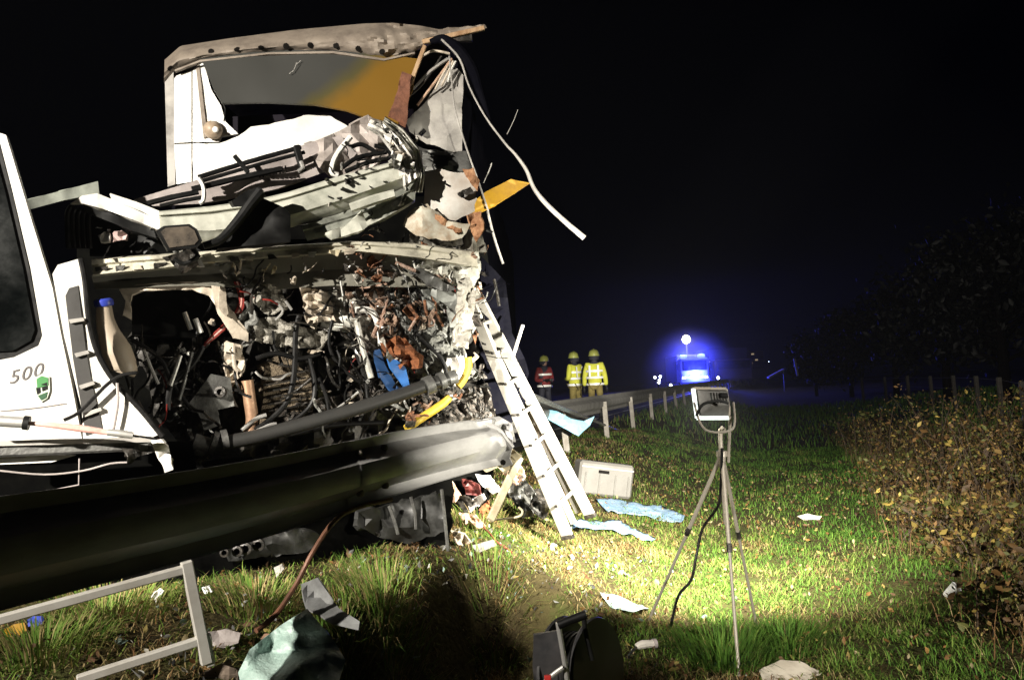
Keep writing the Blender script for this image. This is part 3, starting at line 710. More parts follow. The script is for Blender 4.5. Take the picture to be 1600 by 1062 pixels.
for k in range(9):
    x = 404 + k * 5.2; y = 273 - k * 1.1
    cbar('vent_slot', truck, (x, y - 5), (x + 2.4, y + 5), CO(-0.075), 0.012, 0.008, DARKSLOT, bevel=0)
ctube('grab_rail', truck, [(310, 278), (318, 292), (318, 312), (312, 318)], CO(0.05), 0.014, CLEAN, 7)
ctube('grab_rail', truck, [(548, 214), (538, 226), (524, 246), (518, 268), (528, 274)], CO(0.05), 0.020, CLEAN, 8)
# long folded windscreen header
HW = mat('dirty_greenish_white', (0.50, 0.50, 0.43), 0.32, 0, (0.20, 0.21, 0.17), 6, 0.85, 0.12, 18, 0.46, 0.75)
def profile_sheet(name, upper, lower, prof, D, m, n=60, nz=0.02, seed=1, thick=0.012):
    U = resample(upper, n); L = resample(lower, n); rows = []
    for k in range(n):
        row = []
        for t, o in prof:
            x = U[k][0] + (L[k][0] - U[k][0]) * t; y = U[k][1] + (L[k][1] - U[k][1]) * t
            w = nz * (N.noise(Vector((k * 0.10 + seed * 9, t * 1.5, seed))) + 0.45 * abs(N.noise(Vector((k * 0.33, t * 3, seed + 5)))))
            row.append(P(x, y, D(x) - o * (0.6 if name == 'windscreen_header' else 1) - w * (0.6 if name == 'windscreen_header' else 1)))
        rows.append(row)
    return MB().grid(rows, (0, thick, 0)).part(name, m, truck)
profile_sheet('windscreen_header', [(248, 330), (330, 322), (400, 312), (450, 300), (540, 272), (600, 256), (645, 246)], [(252, 374), (330, 380), (400, 372), (450, 356), (540, 330), (600, 306), (660, 280)],
              [(0, 0), (0.04, .05), (0.14, .07), (0.17, .03), (0.20, .03), (0.24, .08), (0.4, .10), (0.55, .11), (0.66, .11), (0.70, .09), (0.80, .06), (0.9, .03), (1, -0.02)], CO(0.20), HW, 80, 0.03, 2)
profile_sheet('windscreen_header', [(470, 352), (540, 330), (590, 312), (650, 284)], [(480, 376), (545, 362), (600, 345), (648, 316)],
              [(0, 0), (.1, .05), (.3, .06), (.4, .03), (.7, .05), (.9, .04), (1, 0)], CO(0.20), mat('dark_green_white', (0.27, 0.28, 0.24), 0.35, 0, (0.06, 0.06, 0.05), 7, 0.9, 0.2, 20), 50, 0.05, 5)
profile_sheet('header_lip', [(545, 318), (580, 305), (615, 296)], [(550, 332), (584, 320), (618, 309)], [(0, 0), (.2, .03), (.8, .04), (1, 0.0)], CO(0.31), HW, 20, 0.02, 8)
plate('torn_lip', truck, [(505, 365), (540, 352), (566, 330), (572, 346), (600, 340), (560, 362), (520, 374)], CO(0.27), HW, thick=0.015, cell=12, amp=0.05, freq=7, seed=3, jag=1)
# crumpled right pillar
for i, (U, L) in enumerate(([[(580, 184), (600, 190), (625, 212), (645, 240), (655, 275)], [(572, 200), (592, 212), (610, 236), (628, 262), (630, 292)]],
                            [[(602, 182), (630, 200), (655, 232), (664, 272), (660, 300)], [(598, 190), (622, 212), (645, 240), (654, 274), (648, 300)]],
                            [[(622, 240), (640, 262), (650, 290), (640, 318)], [(606, 252), (622, 275), (632, 296), (620, 322)]])):
    profile_sheet('crushed_pillar', U, L, [(0, 0), (.15, .05), (.4, .02), (.5, .06), (.7, .03), (.85, .06), (1, 0)], CO(0.26 - 0.05 * i), WRECKW if i else WHITE, 36, 0.09, 3 + i)
rn = random.Random(5)
for k in range(16):
    x = 600 + rn.random() * 58; y = 200 + (x - 600) * 1.4 + rn.uniform(-10, 26)
    plate('crushed_fold', truck, [(x + rn.uniform(-9, -3), y + rn.uniform(-10, -3)), (x + rn.uniform(3, 10), y + rn.uniform(-9, 0)), (x + rn.uniform(2, 9), y + rn.uniform(5, 14)), (x + rn.uniform(-9, -2), y + rn.uniform(3, 12))], CO(0.34), rn.choice([WRECKW, WHITE, STEEL, BEIGE]), thick=0.012, cell=8, amp=0.06, freq=9, seed=k, jag=1)
for pts in ([(535, 262), (560, 246), (604, 238)], [(540, 268), (575, 254), (606, 248)], [(548, 230), (566, 226), (590, 240)], [(585, 228), (603, 232), (612, 244)]):
    ctube('lining_clip', truck, pts, CO(0.08), 0.016, BLACKP, 7)
ctube('loose_lead', truck, [(585, 196), (600, 206), (606, 224), (618, 240)], CO(0.22), 0.005, SILVER, 6)
# mirror arm, mirror and black shroud
ctube('mirror_arm', truck, [(318, 384), (345, 374), (372, 345), (392, 318), (407, 300)], CO(0.46), [0.022, 0.026, 0.03, 0.034, 0.04], BLACKP, 10)
plate('mirror_arm_cover', truck, [(362, 314), (385, 298), (406, 291), (411, 297), (402, 310), (385, 322), (366, 323)], CO(0.47), BLACKP, thick=0.06, cell=10, amp=0.02, freq=7)
plate('mirror_shroud', truck, [(398, 312), (412, 310), (448, 326), (454, 336), (454, 378), (340, 388), (362, 365), (384, 340)], CO(0.42), BLACKP, thick=0.06, cell=14, amp=0.03, freq=5)
mg = plate('mirror', truck, [(244, 360), (256, 353), (296, 350), (308, 358), (316, 376), (308, 386), (262, 391)], CO(0.52), BLACKP, thick=0.06, cell=0)
plate('mirror_glass', mg, [(251, 362), (259, 356), (294, 353.5), (304, 360), (310, 375), (304, 382), (265, 387)], CO(0.525), mat('mirror_glass', (0.11, 0.095, 0.08), 0.25, 0.5, (0.3, 0.24, 0.18), 5, 0.9), thick=0.012, cell=0)
ctube('mirror_stay', truck, [(300, 388), (308, 400), (288, 412), (272, 404)], CO(0.40), 0.014, BLACKP, 7)
plate('mirror_foot', truck, [(262, 400), (300, 388), (314, 400), (296, 414), (284, 424), (272, 416)], CO(0.34), DARKM, thick=0.05, cell=8, amp=0.04, freq=9, jag=1)
# cross beam under the windscreen
profile_sheet('cross_beam', [(143, 404), (262, 396), (300, 394), (430, 384), (560, 376), (650, 380), (742, 392)], [(145, 432), (262, 420), (300, 413), (430, 402), (560, 394), (650, 404), (748, 420)],
              [(0, -.04), (.08, .05), (.3, .06), (.42, .045), (.55, .05), (.9, .06), (1, 0)], CO(0.16), mat('dirty_cream_beam', (0.55, 0.52, 0.42), 0.4, 0, (0.13, 0.12, 0.09), 6, 0.9, 0.2, 24, 0.5, 0.72), 90, 0.035, 4)
profile_sheet('scuttle_panel', [(143, 430), (300, 412), (430, 402), (560, 394), (700, 410)], [(148, 452), (300, 446), (430, 452), (520, 446), (690, 450)],
              [(0, 0), (.2, -.06), (.5, -.10), (.8, -.06), (1, -.02)], CO(0.10), mat('dark_scuttle', (0.17, 0.165, 0.135), 0.5, 0, (0.20, 0.19, 0.16), 6, 0.7, 0.3, 25), 60, 0.06, 6)
for i in range(14):
    x = 150 + i * 30 + rn.uniform(-6, 6)
    y = 424 - (x - 143) * 0.072 - 6
    plate('beam_clip', truck, [(x, y), (x + rn.uniform(8, 22), y - 1), (x + rn.uniform(8, 20), y + rn.uniform(5, 10)), (x + 1, y + rn.uniform(5, 9))], CO(0.235), rn.choice([CREAM, WHITE, DARKM, STEEL, BEIGE]), thick=0.012, cell=8, amp=0.02, freq=9, seed=i)
# firewall with its openings
BW = [((186, 452), (215, 444), (300, 440), (338, 446), (352, 470), (388, 520), (376, 526), (340, 482), (326, 462), (300, 452), (222, 454), (206, 460), (204, 478), (206, 500), (192, 492), (196, 470)),
      ((330, 446), (352, 450), (356, 492), (388, 520), (388, 534), (366, 528), (340, 490)), ((344, 446), (352, 450), (357, 490), (352, 494), (342, 480)),
      ((438, 428), (510, 436), (540, 450), (560, 500), (545, 520), (500, 512), (512, 470), (470, 448))]
for i, b in enumerate(BW):
    plate('firewall', truck, list(b), CO(0.08 + 0.02 * i if i < 3 else -0.02), BEIGE if i < 3 else WRECKW, thick=0.02, cell=8, amp=0.025 if i < 3 else 0.10, freq=6, seed=i, fine=0.008, jag=0.8)
plate('air_duct', truck, [(206, 456), (302, 454), (326, 466), (330, 520), (300, 528), (206, 522)], CO(-0.28), BLACKP, thick=0.3, cell=20, amp=0.02)
# washer bottle
pts = [(163, 476, .035), (164, 498, .045), (170, 520, .055), (182, 548, .075), (193, 575, .07), (192, 584, .055)]
wb = MB().tube([P(x, y, CAB(x) - 0.24) for x, y, r in pts], [r * 1.12 for x, y, r in pts], 14).part('washer_bottle', BOTTLE, truck)
MB().lathe(P(163, 478, CAB(163) - 0.24), [(0.05, 0), (0.055, 0.01), (0.053, 0.035), (0.04, 0.045)], axis=(-0.05, -0.2, 1), n=16).part('cap', BLUECAP, wb)
for o in (0, 4, 8):
    ctube('red_wire', truck, [(366 + o, 440), (374 + o * .7, 462), (371 + o, 482), (356 + o, 502), (334 + o, 522), (318, 540)], CO(0.05), 0.008, REDW if o != 4 else PINK, 6)
# brackets, pipes, radiator
br = plate('engine_bracket', truck, [(292, 634), (318, 600), (330, 584), (360, 590), (366, 634), (340, 640), (345, 664), (320, 672), (310, 645)], CO(0.10), STEEL, thick=0.05, cell=12, amp=0.03, freq=6)
MB().lathe(P(346, 612, CAB(346) - 0.11), [(0.036, 0), (0.036, 0.03), (0.02, 0.032), (0.018, 0.005)], axis=(0, -1, 0), n=16).part('bushing', DARKM, br)
ctube('copper_pipe', truck, [(386, 594), (390, 625), (394, 655), (390, 676)], CO(0.06), 0.04, COPPER, 14)
rad = plate('radiator', truck, [(405, 570), (450, 556), (486, 590), (490, 650), (440, 672), (404, 668), (412, 620)], CO(-0.06), mat('mesh_brown', (0.12, 0.09, 0.06), 0.6, 0.3, (0.30, 0.24, 0.16), 60, 0.9, 0.9, 120), thick=0.12, cell=14, amp=0.04, freq=5)
for k in range(7):
    cbar('radiator_fin', rad, (410 + k * 2, 592 + k * 10), (476 + k * 2, 580 + k * 10), CO(-0.03), 0.02, 0.012, DARKM, bevel=0)
for pts, r in (([(468, 492), (462, 520), (460, 580), (450, 625), (424, 654), (398, 672)], 0.019), ([(484, 560), (492, 600), (486, 632), (460, 656), (430, 668)], 0.016), ([(498, 590), (510, 620), (515, 650)], 0.014),
               ([(520, 500), (514, 530), (522, 560), (552, 590), (580, 604)], 0.012), ([(400, 560), (430, 552), (470, 560), (500, 552)], 0.016), ([(205, 530), (250, 560), (270, 600), (300, 640)], 0.014),
               ([(318, 540), (300, 570), (268, 600), (262, 640)], 0.018), ([(545, 520), (560, 560), (572, 600), (576, 640)], 0.015), ([(640, 470), (650, 520), (690, 560), (700, 600)], 0.016), 
               ([(430, 680), (470, 676), (520, 664), (600, 660)], 0.016)):
    ctube('hose', truck, pts, CO(0.09), r, RUBBER, 9)
for pts, r, m in (([(224, 545), (236, 575), (247, 600)], .012, SILVER), ([(282, 555), (272, 585), (266, 602)], .014, SILVER), ([(300, 550), (290, 590), (280, 625)], .012, STEEL), ([(288, 488), (298, 515)], .016, SILVER), ([(305, 498), (314, 520)], .018, CLEAN),
                  ([(378, 672), (398, 655), (416, 648)], .014, SILVER), ([(392, 676), (420, 664), (432, 662)], .012, SILVER), ([(524, 640), (546, 624), (560, 612)], .009, SILVER), ([(364, 540), (366, 570), (372, 580)], .014, BEIGE),
                  ([(558, 500), (566, 540), (580, 590)], .022, WRECKW), ([(556, 484), (580, 486), (592, 510), (596, 540)], .024, WHITE), ([(430, 470), (442, 486), (430, 500)], .009, SILVER), ([(446, 470), (456, 484)], .01, SILVER)):
    ctube('pipe', truck, pts, CO(0.10), r, m, 8)
# bumper cross tube
ctube('bumper_tube', truck, [(318, 697), (400, 682), (500, 655), (600, 625), (672, 600), (704, 590)], CO(0.24), 0.046, mat('bumper_grey', (0.035, 0.034, 0.032), 0.33, 0.1, (0.015, 0.015, 0.014), 8, 0.8), 14)
for a, b, r in (((302, 690), (326, 697), .055), ((330, 690), (338, 692), .072), ((346, 688), (356, 686), .065), ((306, 700), (320, 704), .04), ((664, 604), (676, 599), .066), ((686, 596), (694, 593), .062), ((700, 592), (712, 588), .05)):
    ctube('tube_collar', truck, [a, b], CO(0.24), r, STEEL, 14)
# blue part, orange foam, yellow hose, brackets at the right
plate('blue_panel', truck, [(606, 560), (620, 562), (634, 574), (641, 606), (636, 612), (622, 592), (610, 574)], CO(0.20), BLUE, thick=0.02, cell=10, amp=0.02, freq=6)
plate('blue_panel', truck, [(583, 548), (594, 545), (602, 570), (618, 600), (630, 614), (612, 612), (594, 590), (586, 566)], CO(0.13), mat('dark_blue_plastic', (0.02, 0.06, 0.16), 0.45), thick=0.02, cell=10, amp=0.05, freq=8)
plate('foam_lump', truck, [(604, 536), (618, 524), (636, 532), (648, 546), (662, 556), (660, 574), (642, 576), (626, 560), (610, 556)], CO(0.22), ORANGE, thick=0.06, cell=7, amp=0.09, freq=11, smooth=False, jag=1.5)
plate('slotted_bracket', truck, [(660, 452), (708, 450), (716, 470), (712, 510), (704, 512), (698, 480), (688, 470), (680, 478), (682, 508), (672, 508), (664, 480)], CO(0.14), mat('grey_bracket', (0.27, 0.28, 0.26), 0.45, 0.2, (0.12, 0.12, 0.11), 10, 0.8), thick=0.02, cell=10, amp=0.03, freq=8)
plate('torn_wing', truck, [(716, 440), (728, 428), (738, 440), (742, 480), (736, 520), (732, 545), (706, 540), (712, 500)], CO(0.18), mat('stained_white', (0.42, 0.40, 0.35), 0.45, 0, (0.10, 0.08, 0.06), 22, 0.9, 0.4, 40, 0.48, 0.66), thick=0.012, cell=5, amp=0.09, freq=8, jag=2, fine=0.012)
plate('torn_wing', truck, [(640, 396), (700, 392), (748, 388), (752, 420), (742, 446), (706, 446), (690, 430), (650, 420)], CO(0.12), WRECKW, thick=0.012, cell=5, amp=0.10, freq=9, jag=2.5, fine=0.015)
plate('torn_wing', truck, [(660, 420), (712, 452), (698, 456), (668, 446), (640, 420)], CO(0.2), STEEL, thick=0.015, cell=10, amp=0.05, freq=7, jag=1)
plate('torn_wing', truck, [(700, 560), (724, 556), (734, 580), (720, 606), (700, 600), (690, 580)], CO(0.1), WHITE, thick=0.015, cell=10, amp=0.06, freq=8, jag=2)
ctube('yellow_hose', truck, [(634, 670), (660, 652), (690, 632), (702, 620)], CO(0.2), 0.03, YHOSE, 9)
ctube('yellow_hose', truck, [(716, 604), (726, 590), (732, 572), (731, 558)], CO(0.2), 0.028, YHOSE, 9)
plate('side_bulkhead', truck, [(752, 400), (790, 440), (800, 520), (820, 560), (826, 620), (800, 660), (760, 660), (748, 520)], CO(-0.3), NAVY, thick=0.06, cell=16, amp=0.12, freq=4)
ctube('side_strut', truck, [(800, 562), (810, 530), (817, 508)], CO(0.0), 0.014, GREYTARP, 7)
ctube('side_strut', truck, [(772, 436), (776, 455), (780, 478)], CO(-0.05), 0.012, DARKM, 7)

# clutter: broken pieces hanging in the engine bay, each its own part
def sm_(n, a, b, r=0.7, me=0): return mat('scrap_' + n, a, r, me, b, 34, 0.95, 0.6, 70, 0.42, 0.62)
S_RUST = sm_('rust', (0.24, 0.10, 0.045), (0.05, 0.025, 0.015)); S_TAN = sm_('tan', (0.34, 0.235, 0.17), (0.14, 0.07, 0.04)); S_WHITE = sm_('white', (0.36, 0.34, 0.295), (0.10, 0.09, 0.07), .45)
S_GREY = sm_('grey', (0.26, 0.26, 0.24), (0.04, 0.04, 0.035), .45); S_DARK = sm_('dark', (0.02, 0.02, 0.018), (0.12, 0.10, 0.085), .4, .3); S_PINK = sm_('pink', (0.38, 0.27, 0.21), (0.22, 0.11, 0.07))
def clutter(n, region, palette, seed, smin, smax, o0, o1, kinds=('metal_scrap', 'metal_strip', 'metal_strip', 'bracket', 'wire', 'wire', 'rod')):
    rd = random.Random(seed)
    for i in range(n):
        for _ in range(30):
            x = rd.uniform(region[0], region[2]); y = rd.uniform(region[1], region[3])
            if len(region) < 5 or region[4](x, y): break
        m = rd.choice(palette); s = rd.uniform(smin, smax); k = rd.choice(kinds); o = rd.uniform(o0, o1)
        if k == 'metal_scrap':
            na = rd.randint(4, 6); a0 = rd.uniform(0, 6.28); el = rd.uniform(0.22, 0.9); th = rd.uniform(0, 3.14)
            pts = []
            for j in range(na):
                a = a0 + 6.28 * j / na; r = s * rd.uniform(0.4, 1.25)
                u, v = r * math.cos(a), r * el * math.sin(a)
                pts.append((x + u * math.cos(th) - v * math.sin(th), y + u * math.sin(th) + v * math.cos(th)))
            plate('metal_scrap', truck, pts, CO(o), m, thick=0.008, cell=max(3.2, s * 0.4), amp=0.0032 * s + 0.02, freq=13, seed=i + seed, jag=1.6)
        elif k == 'metal_strip':
            a = rd.uniform(0, 6.28); wd = s * rd.uniform(.12, .3) * .0045; px, py, oo = x, y, o; rows = []; tw = rd.uniform(-2, 2); b0 = rd.uniform(0, 3)
            for j in range(8):
                c = P(px, py, CAB(px) - oo); b0 += tw * .22
                e = Vector((math.cos(b0), math.sin(b0) * .8, math.sin(b0 + 1)))
                rows.append([c - e * wd, c + Vector((0, -wd * .5, 0)), c + e * wd])
                a += rd.uniform(-.5, .5); px += s * .36 * math.cos(a); py += s * .36 * math.sin(a); oo += rd.uniform(-.04, .045)
            MB().grid(rows, (0, .004, 0)).part('metal_strip', m, truck)
        elif k == 'bracket':
            c = P(x, y, CAB(x) - o); e = Matrix.Rotation(rd.uniform(-1, 1), 3, 'X') @ Matrix.Rotation(rd.uniform(-1, 1), 3, 'Y') @ Matrix.Rotation(rd.uniform(0, 3), 3, 'Z')
            q = s * 0.006
            b = MB().box(c, (q, q * .6, q * .18), e).box(c + e @ Vector((q * .41, 0, q * .35)), (q * .18, q * .58, q * .55), e)
            b.tube([c + e @ Vector((-q * .2, 0, 0)), c + e @ Vector((-q * .2, 0, q * .3))], q * .16, 7)
            b.part('bracket', m, truck, 0.003)
        elif k == 'wire':
            L = s * 1.8; a = rd.uniform(0, 6.28); pts = []
            px, py = x, y
            for j in range(4):
                pts.append((px, py, o + rd.uniform(-.05, .08))); a += rd.uniform(-.9, .9)
                px += L / 3 * math.cos(a); py += L / 3 * math.sin(a)
            ctube('wire', truck, pts, CO(0), rd.choice([.004, .005, .007]), rd.choice([BLACKP, RUBBER, m, RUBBER, SILVER]), 5, ctrl=3)
        else:
            a = rd.uniform(0, 3.14); L = s * 1.1
            ctube('rod', truck, [(x - L * math.cos(a), y - L * math.sin(a), o), (x + L * math.cos(a), y + L * math.sin(a), o + rd.uniform(-.1, .1))], CO(0), rd.uniform(.006, .016), m, 7)
for i, (pts, m) in enumerate((([(540, 420), (600, 400), (660, 420), (690, 470), (640, 530), (580, 520), (545, 480)], S_TAN), ([(600, 430), (680, 430), (720, 480), (700, 560), (640, 570), (600, 520)], S_GREY),
        ([(560, 396), (620, 386), (700, 396), (720, 430), (640, 440), (570, 430)], S_WHITE), ([(540, 470), (590, 470), (620, 520), (600, 560), (556, 540)], S_DARK), ([(520, 440), (560, 430), (575, 480), (545, 500), (515, 480)], S_WHITE),
        ([(640, 520), (720, 520), (735, 590), (700, 620), (650, 590)], S_GREY), ([(430, 640), (520, 620), (600, 600), (640, 610), (560, 650), (440, 676)], S_DARK), ([(650, 620), (760, 600), (775, 650), (700, 668), (640, 668)], S_DARK))):
    plate('torn_bulkhead', truck, pts, CO(-0.03), m, thick=0.012, cell=6, amp=0.12, freq=8, seed=50 + i, jag=2.5, fine=0.02, smooth=False)
for i, (pts, m) in enumerate((([(395, 500), (430, 495), (470, 510), (520, 520), (500, 545), (440, 540), (400, 530)], S_WHITE), ([(350, 530), (380, 540), (380, 580), (362, 604), (350, 570)], BEIGE), ([(402, 440), (440, 450), (450, 482), (420, 492), (392, 470)], S_WHITE),
        ([(470, 450), (512, 455), (524, 500), (480, 505)], BEIGE), ([(372, 470), (396, 476), (404, 510), (384, 524), (370, 500)], S_GREY), ([(548, 500), (572, 490), (600, 530), (604, 560), (584, 556), (560, 530)], S_WHITE))):
    plate('torn_bracket', truck, pts, CO(0.05), m, thick=0.012, cell=5, amp=0.09, freq=10, seed=70 + i, jag=2.0, fine=0.012)
RUBS = [RUBBER, BLACKP, DARKM]
def wires(n, region, seed):
    rd = random.Random(seed)
    for i in range(n):
        x = rd.uniform(region[0], region[2]); y = rd.uniform(region[1], region[3]); a = rd.choice([1.2, 1.6, 2.0, .6, 0]) + rd.uniform(-.4, .4); o = rd.uniform(-.1, .15); pts = []
        for j in range(6):
            pts.append((x, y, o + rd.uniform(-.03, .05))); x += rd.uniform(8, 17) * math.cos(a); y += rd.uniform(8, 17) * math.sin(a); a += rd.uniform(-.55, .55)
        ctube('wire', truck, pts, CO(0), rd.choice([.004, .006, .008, .010]), rd.choice(RUBS + [S_GREY, BEIGE, SILVER, REDW] if rd.random() < .35 else RUBS), 5, ctrl=3)
PAL_A = [S_RUST, S_TAN, S_TAN, S_WHITE, S_GREY, S_DARK, S_PINK, S_DARK, S_PINK, BEIGE]
clutter(70, (535, 385, 745, 545), PAL_A, 11, 5, 19, -0.05, 0.24)
clutter(38, (545, 395, 670, 510), [S_RUST, S_TAN, S_PINK, S_PINK, S_WHITE, S_DARK], 12, 4, 16, 0.08, 0.28, ('metal_scrap', 'metal_strip', 'wire', 'rod'))
clutter(34, (330, 440, 560, 560), [S_GREY, SILVER, S_WHITE, BEIGE, DARKM, S_DARK, S_DARK, BLACKP], 13, 4, 13, -0.12, 0.14)
clutter(30, (200, 540, 350, 690), [DARKM, S_DARK, BLACKP, S_GREY, SILVER], 14, 4, 14, -0.15, 0.12)
clutter(40, (480, 540, 720, 650), [DARKM, S_GREY, BLACKP, SILVER, S_DARK, S_DARK, BEIGE], 15, 4, 15, -0.15, 0.16)
clutter(44, (640, 600, 770, 665), [S_TAN, S_DARK, S_PINK, DARKM, S_GREY, S_RUST, S_DARK], 16, 4, 15, 0.0, 0.27)
clutter(34, (560, 350, 760, 400), [S_DARK, S_GREY, S_RUST, S_WHITE, BLACKP], 17, 5, 15, 0.0, 0.22)
clutter(22, (330, 400, 560, 440), [S_DARK, S_GREY, BEIGE, CREAM], 18, 4, 11, 0.10, 0.22)
clutter(26, (735, 390, 775, 600), [DARKM, S_RUST, BEIGE, NAVY, S_DARK], 19, 5, 14, -0.2, 0.1)
clutter(20, (330, 800, 700, 880), [DARKM, S_DARK, BLACKP, BLACKP], 20, 6, 18, 0.15, 0.35)
clutter(30, (500, 200, 660, 330), [S_DARK, S_GREY, S_WHITE, BLACKP], 21, 4, 13, 0.12, 0.34)
clutter(20, (140, 330, 330, 400), [S_DARK, BLACKP, S_GREY, S_WHITE], 22, 4, 11, 0.02, 0.16)
wires(46, (330, 430, 660, 600), 31); wires(30, (200, 500, 340, 640), 32); wires(26, (560, 400, 730, 560), 33); wires(14, (440, 540, 640, 640), 34)
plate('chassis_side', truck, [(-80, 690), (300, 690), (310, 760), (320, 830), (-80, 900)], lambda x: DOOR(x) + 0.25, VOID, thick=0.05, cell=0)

# ------------------------------------------------------------------ crash barrier, near bent length
near = thing('crash_barrier', G(745, 800), 'bent steel crash barrier rail crossing in front of the lorry', 'crash barrier')
path = [(-260, 915, 1.85), (-120, 890, 2.02), (0, 864, 2.22), (150, 834, 2.5), (300, 803, 2.85), (450, 768, 3.3), (600, 728, 3.9), (690, 706, 4.5), (748, 694, 4.95), (790, 690, 5.15)]
PT = [P(*p) for p in path]
def spline(pts, ctrl):
    q = []
    for i in range(len(pts) - 1):
        p0 = pts[max(i - 1, 0)]; p1 = pts[i]; p2 = pts[i + 1]; p3 = pts[min(i + 2, len(pts) - 1)]
        for k in range(ctrl):
            t = k / ctrl
            q.append(0.5 * ((2 * p1) + (p2 - p0) * t + (2 * p0 - 5 * p1 + 4 * p2 - p3) * t * t + (3 * p1 - p0 - 3 * p2 + p3) * t ** 3))
    q.append(pts[-1]); return q
WPROF = [(-.155, .0), (-.150, .012), (-.128, .022), (-.105, .026), (-.075, -.02), (-.05, -.055), (-.025, -.062), (0.0, -.064), (.025, -.062), (.05, -.055), (.075, -.02), (.105, .026), (.128, .022), (.150, .012), (.155, .0)]
def wbeam(pts, scale=1.0, crush=None, tilt=None):
    rows = []
    for i, p in enumerate(pts):
        t = (pts[min(i + 1, len(pts) - 1)] - pts[max(i - 1, 0)]).normalized()
        nrm = Vector((t.y, -t.x, 0)).normalized(); up = Vector((0, 0, 1))
        if tilt:
            a = tilt(i / (len(pts) - 1)); up2 = up * math.cos(a) + nrm * math.sin(a); nrm = nrm * math.cos(a) - up * math.sin(a); up = up2
        row = []
        for h, dd in WPROF:
            c = crush(i / (len(pts) - 1), h) if crush else 0
            row.append(p + up * (h * scale) + nrm * (-dd * scale + c))
        rows.append(row)
    return rows
sp = spline(PT, 10)
def crush(t, h):
    k = sm(0.80, 1.0, t)
    return k * (0.07 * N.noise(Vector((t * 22, h * 12, 1))) + 0.05 * math.sin(t * 60) * h * 4) + 0.004 * N.noise(Vector((t * 30, h * 9, 4)))
rail = MB().grid(wbeam(sp, 1.0, crush, lambda t: -0.35 * sm(0.6, 1.0, t)), (0.003, 0.003, 0)).part('rail', GALV, near)
lap = [q + Vector(((sp[61].y - sp[60].y), -(sp[61].x - sp[60].x), 0)).normalized() * .007 for q in sp[56:62]]
MB().grid(wbeam(lap, .985), (0.003, 0.003, 0)).part('rail_lap', GALV, near)
for k in (1, 4):
    for h in (-.09, .09):
        c = lap[k] + Vector((.0, -.02, h)); MB().lathe(c, [(.016, -.01), (.016, .012), (.008, .018)], axis=Vector((.9, -.4, 0)), n=10).part('bolt', GALVD, near)
plate('rail_end_plate', near, [(752, 690), (770, 682), (792, 694), (816, 712), (806, 722), (790, 740), (776, 728), (764, 708)], lambda x: 5.15, CREAM, thick=0.012, cell=9, amp=0.03, freq=8, jag=1)
for x, y in ((775, 690), (786, 722)):
    MB().lathe(P(x, y, 5.10), [(0.018, 0), (0.018, 0.01), (0.01, 0.012)], axis=(0, -1, 0), n=10).part('bolt_hole', DARKSLOT, near)
ctube('rail_end_fold', near, [(752, 660), (762, 664), (778, 672), (790, 688), (800, 700)], lambda x: 5.12, 0.022, GALV, 8)
plate('rail_end_fold', near, [(744, 656), (780, 650), (800, 662), (806, 690), (786, 690), (768, 678), (750, 684)], lambda x: 5.25, GALV, thick=0.012, cell=9, amp=0.10, freq=7, seed=4)
plate('rail_end_fold', near, [(752, 704), (768, 706), (778, 730), (760, 738), (746, 726)], lambda x: 5.16, CREAM, thick=0.012, cell=9, amp=0.05, freq=7, seed=5)
q0, q1 = P(812, 714, 5.3), P(766, 812, 5.05)
MB().bar(q0, q1, 0.05, 0.035, up=(0.2, -1, 0)).part('brace', CREAM, near, 0.005)
# far straight length of the barrier
far = thing('crash_barrier', (line_x(13), 13, 0.6), 'straight steel crash barrier on posts running away beyond the ladder', 'crash barrier')
pts = [Vector((line_x(y) + 0.03, y, 1.20)) for y in np.linspace(8.6, 120, 60)]
MB().grid(wbeam(pts), (0.003, 0.003, 0)).part('rail', mat('dull_rail', (0.27, 0.26, 0.24), 0.5, 0.3, (0.16, 0.15, 0.14), 5, 0.7), far)
rd = random.Random(3)
for k in range(24):
    y = 11.4 + 2.9 * k if k < 8 else 34 + 4 * (k - 8)
    lx = rd.uniform(-.06, .02)
    MB().bar(Vector((line_x(y) + 0.12, y - .03, gz(line_x(y) + .12, y) - .1)), Vector((line_x(y) + 0.11 + lx, y - .03, 1.24)), 0.05, 0.09, up=(1, 0, 0)).part('post', GALVD, far, 0.006)

# ------------------------------------------------------------------ ladder leaning on the wreck
lad = thing('ladder', G(890, 835), 'aluminium extension ladder leaning against the wreck, feet on the grass', 'ladder')
def lad_pt(a, b, t): return a + (b - a) * t
L0, L1 = P(886, 836, 6.25), P(724, 446, 6.05)      # near stile of the fly section
R0, R1 = P(912, 806, 6.55), P(752, 470, 6.35)
for a, b, w in ((L0, L1, .105), (P(921, 803, 6.6), P(737, 446, 6.3), .105)):
    st = MB().bar(a, b, 0.028, w, up=(0.75, -0.6, 0.2)).part('stile', LADM, lad, 0.005)
    MB().bar(a + (a - b).normalized() * 0.002, a + (a - b).normalized() * 0.03, 0.034, 0.112, up=(0.75, -0.6, 0.2)).part('foot', DARKM, st, 0.004)
a2, b2 = P(905, 800, 6.7), P(742, 470, 6.4)
MB().bar(a2, b2, 0.026, 0.065, up=(0.75, -0.6, 0.2)).part('stile', LADM, lad, 0.004)
MB().bar(P(897, 818, 6.5), P(733, 462, 6.25), 0.022, 0.06, up=(0.75, -0.6, 0.2)).part('stile', LADM, lad, 0.004)
RA, RB = P(921, 803, 6.6), P(737, 446, 6.3)
